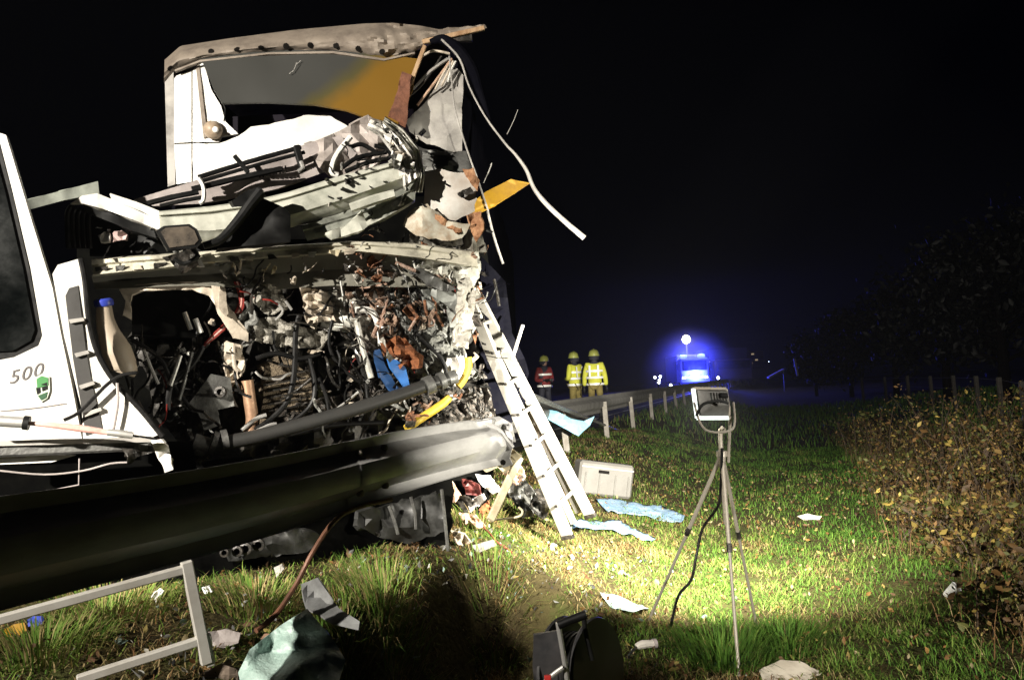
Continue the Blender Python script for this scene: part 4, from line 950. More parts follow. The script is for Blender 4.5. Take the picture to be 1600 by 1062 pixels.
for k in range(8):
    t = 0.115 + k * 0.122
    MB().tube([lad_pt(L0, L1, t), lad_pt(RA, RB, t)], 0.016, 8).part('rung', LADM, lad)
    c = lad_pt(L0, L1, t)
    MB().lathe(c + Vector((0.0, -0.032, 0.01)), [(0.011, 0), (0.011, 0.012), (0.006, 0.013)], axis=(0.5, -0.85, 0.1), n=10).part('rung_end', DARKSLOT, lad)

# ------------------------------------------------------------------ grey case on the grass
cp = [P(902, 770, 8.6), P(992, 776, 8.6)]
gp = G(945, 776)
case = thing('tool_case', gp, 'grey plastic tool case standing on edge on the grass beside the ladder', 'case')
cw, ch, cd = 0.62, 0.36, 0.22
rot = Matrix.Rotation(R(-9), 3, 'Y') @ Matrix.Rotation(R(14), 3, 'Z')
rot = Matrix.Rotation(R(14), 3, 'Z') @ Matrix.Rotation(R(10), 3, 'Y')
c0 = gp + Vector((0, 0.1, 0.18))
MB().box(c0 + rot @ Vector((0, 0, 0)), (cw, cd, ch), rot).part('body', CASE, case, 0.025)
MB().box(c0 + rot @ Vector((0, -cd / 2 - .002, ch * .33)), (cw * .97, .02, .02), rot).part('lid_seam', mat('case_seam', (0.30, 0.27, 0.24), 0.5), case, 0.004)
for u in (-.24, -.08, .1, .25):
    MB().box(c0 + rot @ Vector((u, -cd / 2 - .003, -0.05)), (.016, .016, ch * .6), rot).part('rib', CASE, case, 0.004)
MB().box(c0 + rot @ Vector((-.04, -cd / 2 - .004, ch * .22)), (.12, .016, .032), rot).part('handle_recess', DARKSLOT, case, 0.003)
MB().box(c0 + rot @ Vector((-.1, -.03, ch / 2 + .002)), (.12, .04, .012), rot).part('handle_recess', DARKSLOT, case, 0.003)

# ------------------------------------------------------------------ sheets
def ground_sheet(name, pts, m, label, lift=0.036, amp=0.035, freq=10, cell=6, seed=0, cat='sheet'):
    bm = bmesh.new(); bm.faces.new([bm.verts.new((p[0], p[1], 0)) for p in pts])
    xs = [p[0] for p in pts]; ys = [p[1] for p in pts]
    for ax, lo, hi, cc in ((0, min(xs), max(xs), cell), (1, min(ys), max(ys), cell * .6)):
        k = max(1, int((hi - lo) / cc))
        for i in range(1, k):
            c = lo + (hi - lo) * i / k
            bmesh.ops.bisect_plane(bm, geom=bm.verts[:] + bm.edges[:] + bm.faces[:], plane_co=(c, 0, 0) if ax == 0 else (0, c, 0), plane_no=(1, 0, 0) if ax == 0 else (0, 1, 0))
    bmesh.ops.triangulate(bm, faces=bm.faces[:])
    for v in bm.verts:
        p = G(v.co.x, v.co.y); p.z += lift + amp * N.noise(p * freq + Vector((seed, 0, 0))) ; v.co = p
    bmesh.ops.recalc_face_normals(bm, faces=bm.faces[:])
    bmesh.ops.solidify(bm, geom=bm.faces[:], thickness=0.004)
    for f in bm.faces: f.smooth = True
    me = bpy.data.meshes.new(name); bm.to_mesh(me); bm.free(); me.materials.append(m)
    c = sum((v.co for v in me.vertices), Vector()) / len(me.vertices)
    return tag(mkobj(name, me, None, (c.x, c.y, c.z - lift)), label, cat)
ground_sheet('plastic_sheet', [(930, 784), (968, 786), (1040, 796), (1070, 812), (1062, 822), (1010, 812), (950, 804)], MBLUE, 'blue-grey plastic sheet lying flat on the grass right of the ladder foot', seed=1)
ground_sheet('plastic_sheet', [(890, 818), (930, 818), (968, 820), (990, 832), (1025, 846), (1018, 850), (975, 838), (930, 832), (892, 830)], MBLUE, 'torn pale blue plastic strip in the grass just below the ladder feet', seed=2, lift=0.034)
ground_sheet('plastic_sheet', [(938, 934), (962, 940), (1004, 952), (1014, 962), (990, 964), (956, 950)], mat('very_pale_blue', (0.40, 0.55, 0.58), 0.5, 0, (0.55, 0.6, 0.5), 12, 0.8), 'small pale blue plastic scrap beside the left tripod foot', seed=3, lift=0.03)
tarp = plate_mesh('tarpaulin', [(838, 638), (866, 640), (892, 654), (912, 658), (929, 650), (922, 664), (904, 681), (880, 668), (858, 656)], lambda x: 10.6, LBLUE, thick=0.006, cell=8, amp=0.10, freq=4, jag=0.6)
tag(mkobj('tarpaulin', tarp, None, P(885, 690, 10.6)), 'pale blue tarpaulin hanging over the barrier behind the ladder', 'tarpaulin')

# ------------------------------------------------------------------ tripod floodlight
TF = [G(1012, 968), G(1155, 1056), G(1183, 978)]
hub = P(1128, 706, 4.75)
tri = thing('tripod_floodlight', Vector((hub.x, hub.y, gz(hub.x, hub.y))), 'lit work floodlight on a slim three-legged stand on the grass', 'floodlight')
for k, f in enumerate(TF):
    a = hub + (f - hub).normalized() * 0.05 + Vector((0, 0, -0.01)); f = f + Vector((0, 0, -0.02))
    m1 = a + (f - a) * 0.42
    lg = MB().tube([a, m1], 0.0125, 10).tube([m1, f], 0.0095, 10).part('leg', TRIM, tri)
    MB().lathe(m1, [(0.0125, -.03), (0.0165, -.03), (0.0165, 0.02), (0.0125, 0.02)], axis=(f - a), n=10).part('leg_clamp', DARKM, lg)
    MB().bar(hub, a, 0.03, 0.02).part('leg_joint', TRIM, tri, 0.004)
mt = MB().tube([hub + Vector((0.0, 0, -0.42)), hub + Vector((-0.004, 0, 0.085)), hub + Vector((0.012, -.04, 0.13))], 0.014, 12).part('mast', TRIM, tri)
MB().lathe(hub + Vector((0, 0, -.03)), [(0.018, 0), (0.034, 0.004), (0.034, 0.035), (0.018, 0.04)], n=14).part('collar', TRIM, tri)
MB().tube([hub + Vector((0.035, 0, -.06)), P(1141, 650, 4.66)], 0.009, 8).part('upright', TRIM, tri)
# head: open box seen from behind, glass facing away
head_dir = Vector((-0.30, 0.93, -0.24)).normalized()
hx = head_dir.cross(Vector((0, 0, 1))).normalized(); hz = hx.cross(head_dir).normalized()
HR = Matrix((hx, head_dir, hz)).transposed() @ Matrix.Rotation(R(3), 3, 'Y')
def hp(x, y, z): return LAMP + HR @ (Vector((x, y, z)) * 0.92)
head = MB()
back = [hp(-.05, -.035, -.03), hp(.075, -.035, -.03), hp(.075, -.035, .06), hp(-.05, -.035, .06)]
fr = [hp(-.10, .03, -.075), hp(.10, .03, -.075), hp(.10, .03, .085), hp(-.10, .03, .085)]
head.add(back + fr, [(0, 3, 2, 1), (0, 1, 5, 4), (1, 2, 6, 5), (2, 3, 7, 6), (3, 0, 4, 7)])
hd = head.part('lamp_housing', mat('cast_grey_housing', (0.17, 0.165, 0.155), 0.38, 0.4, (0.09, 0.085, 0.08), 20, 0.7), tri, 0.004)
for k in range(6):
    x = -.05 + k * .02
    MB().bar(hp(x, -.042, -.02), hp(x, -.042, .045), .004, .02, up=head_dir).part('cooling_fin', STEEL, hd)
MB().box(hp(0.03, -.05, .025), (.05, .03, .03), HR).part('junction_box', BLACKP, hd, .005)
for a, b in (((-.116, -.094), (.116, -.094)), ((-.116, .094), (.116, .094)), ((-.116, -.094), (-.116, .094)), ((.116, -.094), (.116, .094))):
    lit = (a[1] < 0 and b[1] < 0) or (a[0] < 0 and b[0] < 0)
    MB().bar(hp(a[0], .05, a[1]), hp(b[0], .05, b[1]), .018, .016, up=head_dir).part('lamp_rim', RIMGLOW if lit else TRIM, hd)  # left and bottom rims given a glow for the spilled light
MB().box(hp(0, .046, 0), (.225, .004, .182), HR).part('reflector', mat('reflector_back', (0.14, 0.14, 0.135), 0.4, 0.3), hd)
MB().box(hp(0, .054, 0), (.19, .006, .15), HR).part('lamp_glass', LAMPG, hd)
MB().tube([hp(-.14, .02, 0), hp(-.13, .0, -.13), hp(-.08, -.01, -.19), hp(.06, -.015, -.19), hp(.11, -.01, -.13), hp(.14, .02, 0)], .007, 6, ctrl=3).part('yoke', TRIM, tri)
ctube('handle', tri, [(1088, 650), (1098, 632), (1122, 626), (1138, 630)], lambda x: 4.47, 0.008, BLACKP, 7)
# cable from the lamp to the ground
cbl = MB().tube([P(1128, 700, 4.7), P(1126, 760, 4.75), P(1122, 790, 4.78), P(1098, 825, 4.85), P(1088, 868, 4.85), P(1080, 905, 4.8), P(1060, 930, 4.75), P(1050, 968, 4.6), G(1046, 986, .02), G(1020, 1004, .02), G(996, 1016, .02), G(980, 1034, .02)], 0.0085, 8)
cbl.solo('power_cable', RUBBER, 'black power cable hanging from the tripod lamp down onto the grass', 'cable', loc=G(1020, 1004))
pg = G(1008, 1018, .03)
plug = thing('cable_plug', pg, 'pale cable connector lying in the grass at the cable end', 'plug')
MB().tube([pg + Vector((-.05, -.01, 0)), pg + Vector((-.01, 0, .01)), pg + Vector((.05, .02, .005))], [.018, .024, .02], 10).part('plug_body', mat('pale_plug', (0.6, 0.56, 0.5), 0.5), plug)
MB().lathe(pg + Vector((.05, .02, .005)), [(.026, 0), (.026, .02), (.02, .02)], axis=(1, .3, 0), n=12).part('collar', GREYPL, plug)

# ------------------------------------------------------------------ cable reel in the foreground
rb = P(905, 1075, 3.75)
reel = thing('cable_reel', Vector((rb.x, rb.y, gz(rb.x, rb.y))), 'black cable reel with tubular handle frame in the dark foreground', 'cable reel')
RD = lambda x: 3.75
BLK = mat('black_reel_plastic', (0.03, 0.03, 0.032), 0.4, 0, (0.06, 0.055, 0.055), 8, 0.7)
plate('side_plate', reel, [(834, 992), (872, 984), (880, 1000), (886, 1062), (890, 1110), (838, 1110), (832, 1040)], lambda x: 3.72, BLK, thick=0.02, cell=14, amp=0.01)
ax = Vector((0.8, -0.55, 0.1)).normalized()
cc = P(908, 1046, 3.85)
MB().lathe(cc, [(0.05, -.10), (0.235, -.10), (0.24, -.09), (0.235, -.08), (0.15, -.07), (0.15, .07), (0.235, .08), (0.24, .09), (0.235, .10), (0.05, .10)], axis=ax, n=40).part('drum', BLK, reel)
for k in range(5):
    MB().lathe(cc, [(0.15, -.065 + .026 * k), (0.172, -.06 + .026 * k), (0.172, -.045 + .026 * k), (0.15, -.04 + .026 * k)], axis=ax, n=32).part('cable_turn', RUBBER, reel)
ctube('handle_frame', reel, [(872, 972), (874, 985), (880, 1020), (886, 1060), (890, 1110)], lambda x: 3.58, 0.012, SILVER, 10)
ctube('handle_frame', reel, [(852, 1064), (866, 1052), (880, 1042)], lambda x: 3.56, 0.011, SILVER, 10)
ctube('handle_grip', reel, [(872, 976), (892, 968), (916, 959)], lambda x: 3.56, 0.019, BLACKP, 12)
ctube('handle_frame', reel, [(912, 962), (916, 990), (926, 1030)], lambda x: 3.7, 0.012, BLACKP, 10)
MB().box(P(856, 1058, 3.5), (.03, .02, .02)).part('red_clip', RED, reel, 0.003)

# ------------------------------------------------------------------ aluminium frame at the lower left
fr_ = thing('aluminium_frame', G(310, 1040), 'aluminium box-section frame lying below the barrier at lower left', 'frame')
fd = lambda x: 2.65 + x * 0.0010
for a, b, w, h in (((-60, 984), (288, 889), .035, .03), ((291, 876), (323, 1036), .04, .04), ((120, 1062), (322, 997), .035, .03), ((322, 990), (329, 1040), .03, .03)):
    cbar('rail', fr_, a, b, fd, w, h, mat('frame_aluminium', (0.62, 0.60, 0.55), 0.42, 0.15, (0.42, 0.39, 0.34), 9, 0.7), bevel=0.004)

# ------------------------------------------------------------------ loose wreckage on the ground
gl = plate_mesh('windscreen_piece', [(372, 1050), (390, 1014), (440, 975), (480, 950), (498, 972), (522, 1000), (540, 1030), (530, 1062), (500, 1085), (380, 1085)], lambda x: 3.05, GREENGL, thick=0.006, cell=5, amp=0.05, freq=5.0, fine=0.012, off=lambda x, y: (y - 1000) * 0.003 + 0.055 * (1 - min(1, abs(x - 500 - (y - 960) * .2) / 90)) + 0.04 * (1 - min(1, abs(y - 1000 + (x - 400) * .5) / 22)))
tag(mkobj('windscreen_piece', gl, None, G(460, 1055)), 'crumpled sheet of crazed green safety glass on the dark grass', 'glass')
gs = plate_mesh('torn_sheet', [(470, 912), (496, 902), (516, 930), (530, 950), (562, 970), (560, 984), (520, 975), (500, 960), (478, 950)], lambda x: 3.5, GREYSH, thick=0.008, cell=10, amp=0.07, freq=5, off=lambda x, y: (y - 950) * 0.003)
tag(mkobj('torn_sheet', gs, None, G(515, 975)), 'grey torn plastic sheet standing behind the green glass', 'wreckage')
rod = MB().tube([P(612, 780, 3.9), P(560, 792, 3.7), P(524, 812, 3.55), P(490, 860, 3.45), P(464, 910, 3.4), P(432, 958, 3.3), P(400, 985, 3.2)], 0.011, 8)
rod.solo('bent_pipe', mat('brown_pipe', (0.26, 0.12, 0.07), 0.45, 0.2, (0.1, 0.05, 0.03), 12, 0.8), 'long bent brown pipe from under the barrier down to the green glass', 'pipe')
hyd = thing('hydraulic_ram', P(60, 664, 3.75), 'steel hydraulic ram with pink hose lying across the lorry door', 'rescue tool')
HD = lambda x: DOOR(x) - 0.32
ctube('cylinder', hyd, [(-60, 655), (-10, 657), (38, 660)], HD, 0.028, SILVER, 14)
ctube('collar', hyd, [(37, 660), (46, 661)], HD, 0.036, BLACKP, 14)
ctube('hose', hyd, [(46, 661), (80, 664), (125, 669), (172, 676)], HD, [0.010, 0.014, 0.019, 0.014], PINK, 10)
ctube('coupling', hyd, [(168, 675), (188, 677), (208, 680)], HD, [0.018, 0.020, 0.018], SILVER, 12)
ctube('hose_tail', hyd, [(206, 680), (222, 682), (246, 686)], HD, 0.006, RUBBER, 7)

def scrap(name, pts, D, m, label, cat='wreckage', amp=0.03, freq=9, cell=8, thick=0.01, seed=0, off=0.0, smooth=False):
    me = plate_mesh(name, pts, D, m, thick=thick, cell=cell, amp=amp, freq=freq, seed=seed, jag=0.8, smooth=smooth, off=off)
    c = sum((v.co for v in me.vertices), Vector()) / len(me.vertices)
    return tag(mkobj(name, me, None, (c.x, c.y, min(v.co.z for v in me.vertices))), label, cat)
def gd(x, y): 
    d = G(x, y).y; return lambda q: d
scrap('yellow_packet', [(6, 984), (20, 975), (38, 972), (42, 984), (30, 992), (10, 996)], gd(24, 1000), YELLOW, 'crumpled yellow packet in the grass at the far left', 'packet', seed=1)
scrap('blue_packet', [(42, 968), (52, 962), (64, 962), (66, 974), (54, 980), (44, 978)], gd(54, 990), mat('royal_blue', (0.05, 0.08, 0.45), 0.4), 'small royal blue packet beside the yellow packet', 'packet', seed=2)
scrap('paper_scrap', [(236, 932), (250, 918), (256, 922), (244, 940)], gd(246, 944), WPAPER, 'white paper scrap inside the aluminium frame', 'paper', seed=3)
scrap('paper_scrap', [(314, 918), (326, 915), (332, 924), (320, 928)], gd(322, 930), WPAPER, 'small white scrap just right of the frame upright', 'paper', seed=4)
scrap('grey_bracket', [(326, 986), (352, 982), (376, 988), (372, 1004), (350, 1012), (330, 1008)], gd(350, 1016), GREYPL, 'grey plastic bracket beside the foot of the aluminium frame', 'wreckage', seed=5)
scrap('stone_lump', [(312, 1052), (345, 1036), (370, 1044), (374, 1075), (310, 1080)], gd(340, 1061), mat('brown_stone', (0.22, 0.17, 0.13), 0.8, 0, (0.12, 0.09, 0.07), 10, 0.8, 0.4), 'brown lump at the bottom edge left of the green glass', 'wreckage', thick=.06, seed=6)
scrap('cream_lump', [(366, 1046), (392, 1044), (402, 1060), (398, 1080), (366, 1080)], gd(385, 1061), PAPER, 'cream crumpled lump at the bottom edge touching the green glass', 'wreckage', seed=7)
scrap('leaf_scrap', [(428, 886), (440, 882), (444, 888), (432, 902)], gd(436, 905), GREYTARP, 'small grey triangular shard above the grass left of the brown pipe', 'wreckage', seed=8)
scrap('paper_sheet', [(1186, 1046), (1220, 1030), (1250, 1032), (1284, 1050), (1270, 1070), (1196, 1075)], lambda x: G(1235, 1060).y, PAPER, 'flat beige paper sheet on the grass at the bottom edge', 'paper', amp=0.02, freq=5, cell=14, thick=.004, off=lambda x, y: (y - 1055) * 0.006, smooth=True, seed=9)
cupb = G(1487, 932, .0)
cup = MB().lathe(cupb + Vector((0, 0, .035)), [(.026, -.05), (.03, -.04), (.036, .05), (.038, .055), (.033, .055)], axis=(0.5, -0.45, 0.75), n=16)
cup.solo('paper_cup', WPAPER, 'crushed white paper cup lying at the edge of the brambles', 'cup')
scrap('paper_scrap', [(1246, 806), (1262, 802), (1284, 806), (1280, 812), (1256, 812)], gd(1266, 814), PAPER, 'pale paper scrap flat on the grass right of the tripod', 'paper', seed=10)
scrap('number_board', [(737, 852), (770, 843), (776, 852), (746, 864)], gd(755, 866), GREYTARP, 'small grey plastic block in the straw left of the ladder', 'wreckage', thick=.03, amp=.005, seed=11)
WK = [([(688, 758), (706, 752), (722, 775), (708, 785)], TAN, 'tan torn trim nearest the barrier edge'), ([(706, 770), (734, 778), (748, 800), (730, 806)], DARKM, 'dark metal shard under the barrier end'),
      ([(722, 748), (748, 756), (752, 776), (728, 772)], mat('dark_red', (0.07, 0.012, 0.01), 0.5), 'dark red light housing fragment under the barrier end'), ([(744, 740), (766, 744), (782, 766), (770, 772), (752, 756)], WHITE, 'white curved trim piece under the barrier end'),
      ([(730, 786), (756, 770), (760, 778), (736, 800)], GREYTARP, 'pale grey strip lying across the red fragments'), ([(748, 796), (762, 782), (770, 800), (758, 812)], ORANGE, 'orange plastic shard at the foot of the cream brace'),
      ([(716, 800), (742, 804), (760, 822), (742, 828), (724, 816)], TAN, 'tan crumpled trim in the straw left of the brace'), ([(782, 752), (816, 742), (836, 770), (846, 806), (826, 800), (800, 778)], STEEL, 'grey bent panel on the ground behind the ladder foot'),
      ([(820, 768), (846, 762), (862, 790), (850, 812), (836, 800)], DARKM, 'black broken casing right behind the ladder stiles'), ([(800, 776), (822, 782), (836, 806), (816, 808)], BLACKP, 'black plastic fragment left of the ladder foot'),
      ([(784, 700), (806, 712), (822, 744), (806, 760), (788, 740)], TAN, 'tan crushed panel hanging behind the cream brace'), ([(704, 828), (726, 834), (736, 848), (716, 852)], BEIGE, 'beige torn scrap on the straw at the shadow edge')]
for i, (pts, m, lb) in enumerate(WK):
    y1 = max(p[1] for p in pts); x1 = sum(p[0] for p in pts) / len(pts)
    dd = min(G(x1, max(y1, 770)).y, 6.6) - 0.05
    scrap('wreck_fragment', pts, (lambda q, d=dd: d), m, lb, amp=0.10, freq=11, seed=20 + i, cell=5)
ca = MB().tube([G(704, 784, .03), G(730, 808, .04), G(762, 836, .03), G(776, 850, .02), G(800, 866, .015)], 0.006, 7)
ca.solo('red_cable', mat('dark_red_cable', (0.22, 0.04, 0.03), 0.5), 'thin dark red cable running through the straw below the barrier end', 'cable')
ho = MB().tube([P(764, 812, 5.1), P(790, 810, 5.2), P(812, 806, 5.2), P(816, 798, 5.2), P(810, 792, 5.2)], 0.007, 7)
ho.solo('cream_rod', CREAM, 'thin hooked cream rod on the grass at the brace foot', 'rod')
# long straw clumps near the bottom left
rg = np.random.default_rng(8)
def tuft(cx, cy, n, r, lmin, lmax, seed, straw):
    rg = np.random.default_rng(seed); g0 = G(cx, cy); a = rg.uniform(0, 6.28, n); q = r * np.sqrt(rg.random(n))
    xs = g0.x + q * np.cos(a); ys = g0.y + q * np.sin(a)
    pts = np.array([(x, y, gz(x, y)) for x, y in zip(xs, ys)])
    k = np.clip((rg.normal(2.0 + straw, 1.2, n)).astype(int), 0, 5)
    return blades('grass_tuft', pts, rg.uniform(lmin, lmax, n), rg.uniform(.004, .008, n), rg.uniform(.4, 1.3, n), PAL[k] * rg.uniform(.7, 1.2, (n, 1)), seed)
for i, (x, y, n, r, l0, l1, s, lb) in enumerate(((600, 940, 900, .28, .10, .26, .5, 'long shaggy grass tuft between the green glass and the dark shadow'), (540, 1020, 350, .16, .08, .18, .8, 'ragged straw tuft right of the green glass'),
        (400, 940, 700, .26, .06, .15, 1.0, 'grass tuft behind the brown pipe under the barrier'), (160, 960, 800, .33, .07, .16, .8, 'grass tuft inside the aluminium frame'), (60, 1020, 600, .28, .07, .16, .5, 'grass tuft at the lower left corner'),
        (1130, 1030, 800, .30, .10, .24, -1.6, 'dark green grass tuft at the front tripod foot'), (1230, 1005, 500, .25, .08, .18, -1.6, 'dark green grass tuft behind the beige paper'), (500, 1055, 300, .12, .06, .14, -.4, 'small green tuft in front of the green glass'),
        (770, 985, 260, .22, .12, .28, .2, 'sparse shadowed grass tuft left of the cable reel'), (745, 815, 400, .3, .08, .2, .9, 'straw tuft below the barrier end'))):
    o = mkobj('grass_tuft', tuft(x, y, n, r, l0, l1, 40 + i, s), None, G(x, y)); tag(o, lb, 'grass tuft')

# ------------------------------------------------------------------ people on the road
def skin_mesh(name, verts, edges, radii, m, root=0, sub=2):
    me = bpy.data.meshes.new(name); me.from_pydata(verts, edges, []); o = bpy.data.objects.new('tmp', me); COL.objects.link(o)
    o.modifiers.new('s', 'SKIN'); sv = me.skin_vertices[0].data
    for i, r in enumerate(radii):
        sv[i].radius = (r if isinstance(r, tuple) else (r, r)); sv[i].use_root = (i == root)
    md = o.modifiers.new('d', 'SUBSURF'); md.levels = sub; md.render_levels = sub
    dg = bpy.context.evaluated_depsgraph_get(); dg.update()
    out = bpy.data.meshes.new_from_object(o.evaluated_get(dg)); bpy.data.objects.remove(o)
    out.name = name; out.materials.clear(); out.materials.append(m)
    for p in out.polygons: p.use_smooth = True
    return out
def person(base, yaw, jacket, trousers, helmet, label, arm='down', bend=0.0, band=REFL, vest=None):
    root = thing('person', base, label, 'person', 'emergency crew on the road')
    Rz = Matrix.Rotation(yaw, 3, 'Z')
    def w(p): return base + Rz @ (Matrix.Rotation(bend, 3, 'X') @ (Vector(p) - Vector((0, 0, .95))) + Vector((0, 0, .95))) if p[2] > .95 else base + Rz @ Vector(p)
    s = 1.0
    hand = {'down': ((.27, .0, 1.10), (.29, -.04, .84)), 'fold': ((.28, .02, 1.10), (.12, -.24, 1.10))}[arm]
    J = [(0, 0, .95), (0, .0, 1.15), (0, .0, 1.36), (0, -.01, 1.50), (0, -.02, 1.60), (0, -.02, 1.72),
         (.19, 0, 1.43), hand[0], hand[1], (-.19, 0, 1.43), (-hand[0][0], hand[0][1], hand[0][2]), (-hand[1][0], hand[1][1], hand[1][2]),
         (.10, 0, .88), (.11, -.02, .48), (.11, .02, .09), (.12, -.15, .05), (-.10, 0, .88), (-.12, .02, .48), (-.13, .04, .09), (-.15, -.13, .05)]
    E = [(0, 1), (1, 2), (2, 3), (3, 4), (4, 5), (2, 6), (6, 7), (7, 8), (2, 9), (9, 10), (10, 11), (0, 12), (12, 13), (13, 14), (14, 15), (0, 16), (16, 17), (17, 18), (18, 19)]
    rad = [(.15, .11), (.15, .11), (.17, .11), .06, .085, .075, .065, .047, .033, .065, .047, .033, .085, .06, .045, .045, .085, .06, .045, .045]
    body = skin_mesh('body', [w(p) for p in J], E, rad, NAVYCL); mkobj('body', body, root)
    idx = [0, 1, 2, 6, 7, 8, 9, 10, 11]; mp = {v: i for i, v in enumerate(idx)}
    JV = [w(J[i]) for i in idx]; JV[0] = w((0, 0, .80)) if bend == 0 else JV[0]
    JV[mp[8]] = JV[mp[7]] + (JV[mp[8]] - JV[mp[7]]) * .85; JV[mp[11]] = JV[mp[10]] + (JV[mp[11]] - JV[mp[10]]) * .85
    jr = {0: (.20, .15), 1: (.19, .145), 2: (.21, .145), 6: .09, 7: .07, 8: .055, 9: .09, 10: .07, 11: .055}
    jk = mkobj('jacket', skin_mesh('jacket', JV, [(mp[a], mp[b]) for a, b in E if a in mp and b in mp], [jr[i] for i in idx], jacket, 0), root)
    idl = [0, 12, 13, 14, 16, 17, 18]; ml = {v: i for i, v in enumerate(idl)}; LV = [w(J[i]) for i in idl]
    lr = {0: (.16, .12), 12: .105, 13: .085, 14: .07, 16: .105, 17: .085, 18: .07}
    tr = mkobj('trousers', skin_mesh('trousers', LV, [(ml[a], ml[b]) for a, b in E if a in ml and b in ml], [lr[i] for i in idl], trousers, 0), root)
    def ring(pc, rx, ry, r, par, m=band):
        pts = [w((pc[0] + rx * math.cos(a), pc[1] + ry * math.sin(a), pc[2])) for a in np.linspace(0, 2 * math.pi, 17)]
        rows = [[p + Vector((0, 0, -r)), p + Vector((0, 0, r))] for p in pts]
        MB().grid(rows, None).part('reflective_band', m, par)
    for z in (.93, 1.10, 1.27): ring((0, 0, z), .245, .185, .028, jk)
    for sx in (-1, 1):
        rows = []
        for t in np.linspace(0, 1, 6):
            z = 1.12 + .3 * t
            rows.append([w((sx * .11 - .025, .19 - .02 * t, z)), w((sx * .11 + .025, .19 - .02 * t, z))])
        MB().grid(rows, (0, -.005, 0)).part('brace_band', band, jk)
        ring((sx * .115, 0, .28), .10, .10, .03, tr)
    # head with face, helmet, gloves with fingers
    hc = Vector((0, -.025, 1.655))
    fc = MB()
    for sx in (-1, 1):
        fc.lathe(w(hc + Vector((sx * .032, -.093, .01))), [(.001, -.008), (.012, -.004), (.012, .004), (.001, .008)], axis=Rz @ Vector((0, -1, 0)), n=8)
        fc.lathe(w(hc + Vector((sx * .085, .01, 0))), [(.004, -.01), (.03, -.006), (.03, .006), (.004, .01)], axis=Rz @ Vector((1, 0, 0)), n=10)
    fc.tube([w(hc + Vector((0, -.098, .015))), w(hc + Vector((0, -.122, -.025)))], [.009, .015], 7)
    fc.box(w(hc + Vector((0, -.098, -.055))), (.05, .012, .01), Rz)
    fc.lathe(w(hc + Vector((0, -.01, -.12))), [(.05, 0), (.085, .04), (.092, .11), (.088, .17), (.06, .22), (.01, .24)], n=16)
    fc.part('face', SKIN, root)
    hm = MB().lathe(w(hc + Vector((0, .0, .03))), [(.15, -.02), (.152, 0), (.138, .005), (.135, .05), (.115, .11), (.07, .145), (.01, .155)], n=20)
    hm.bar(w(hc + Vector((0, -.13, .06))), w(hc + Vector((0, .02, .19))), .03, .02).bar(w(hc + Vector((0, .02, .19))), w(hc + Vector((0, .13, .07))), .03, .02)
    hh = hm.part('helmet', helmet, root)
    MB().lathe(w(hc + Vector((0, .03, -.09))), [(.12, 0), (.13, .06), (.135, .10)], n=16).part('neck_guard', NAVYCL, hh)
    for sx, hi, lo in ((1, J[8], J[7]), (-1, J[11], J[10])):
        a = Vector(hi); dr = (a - Vector(lo)).normalized(); gv = MB()
        gv.tube([w(a), w(a + dr * .05), w(a + dr * .095)], [.03, .042, .036], 10)
        sd = Vector((0, 1, 0)) if abs(dr.z) > .6 else Vector((0, 0, 1))
        for f, (o_, ln) in enumerate(((-.03, .07), (-.01, .08), (.01, .075), (.028, .06))):
            p = a + dr * .09 + sd * o_
            gv.tube([w(p), w(p + dr * ln * .55), w(p + dr * ln * .9 + Vector((-sx * .02, -.02, 0)))], [.011, .010, .008], 6)
        p = a + dr * .04 + sd * -.035
        gv.tube([w(p), w(p + dr * .03 + sd * -.02), w(p + dr * .065 + sd * -.025)], [.013, .012, .009], 6)
        gv.part('glove', BLACKP, root)
    for a, b in ((J[14], J[15]), (J[18], J[19])):
        bt = MB()
        bt.tube([w(Vector(a) + Vector((0, .03, .14))), w(Vector(a) + Vector((0, .02, 0))), w(Vector(a) + Vector((0, .03, -.05)))], [.065, .062, .065], 10)
        bt.tube([w(Vector(a) + Vector((0, .05, -.04))), w(Vector(b))], [.055, .045], 10)
        bt.part('boot', BLACKP, root)
    return root
def road_at(px, d):
    p = P(px, 600, d); return Vector((p.x, p.y, 0.606))
person(road_at(899, 22.0), math.pi + .75, HIVIS, OLIVE, HELM, 'person in yellow high-visibility jacket, left one of the pair', 'fold')
person(road_at(930, 21.0), math.pi - .2, HIVIS, OLIVE, HELM, 'taller person in yellow high-visibility jacket, right one of the pair', 'down')
person(road_at(851, 24.0), 0.5, REDVEST, NAVYCL, HELM, 'person in red vest with silver bands beside the lorry', 'fold', bend=0.0)

# ------------------------------------------------------------------ far emergency vehicles
BL = (0.10, 0.13, 1.0)
BLUELIT = mat('blue_beacon', (0.1, 0.12, 0.9), 0.3, emit=(0.05, 0.07, 1.0), es=7)
WHLIT = mat('white_lamp', (0.9, 0.9, 0.95), 0.3, emit=(0.85, 0.9, 1.0), es=14)
WARMLIT = mat('warm_lamp', (0.9, 0.85, 0.7), 0.3, emit=(1.0, 0.86, 0.60), es=55)
fd_ = 66.0
fb = P(1086, 600, fd_); fb.z = 0.606
fe = thing('fire_engine', fb, 'fire engine with lit blue beacons facing the camera far down the road', 'fire engine')
FW = mat('pale_vehicle_paint', (0.55, 0.55, 0.6), 0.35, 0, (0.4, 0.4, 0.45), 2, 0.5)
FR = mat('red_vehicle_paint', (0.4, 0.03, 0.03), 0.35)
MB().box(fb + Vector((0, 3.6, 1.75)), (2.4, 5.0, 2.3)).part('body', mat('dark_engine_body', (0.06, 0.05, 0.07), 0.6), fe, .08)
MB().box(fb + Vector((0, .7, 1.55)), (2.4, 1.7, 2.1)).part('cab', FW, fe, .12)
MB().box(fb + Vector((0, -.17, 1.95)), (2.0, .04, .8)).part('windscreen', GLASSD, fe, .02)
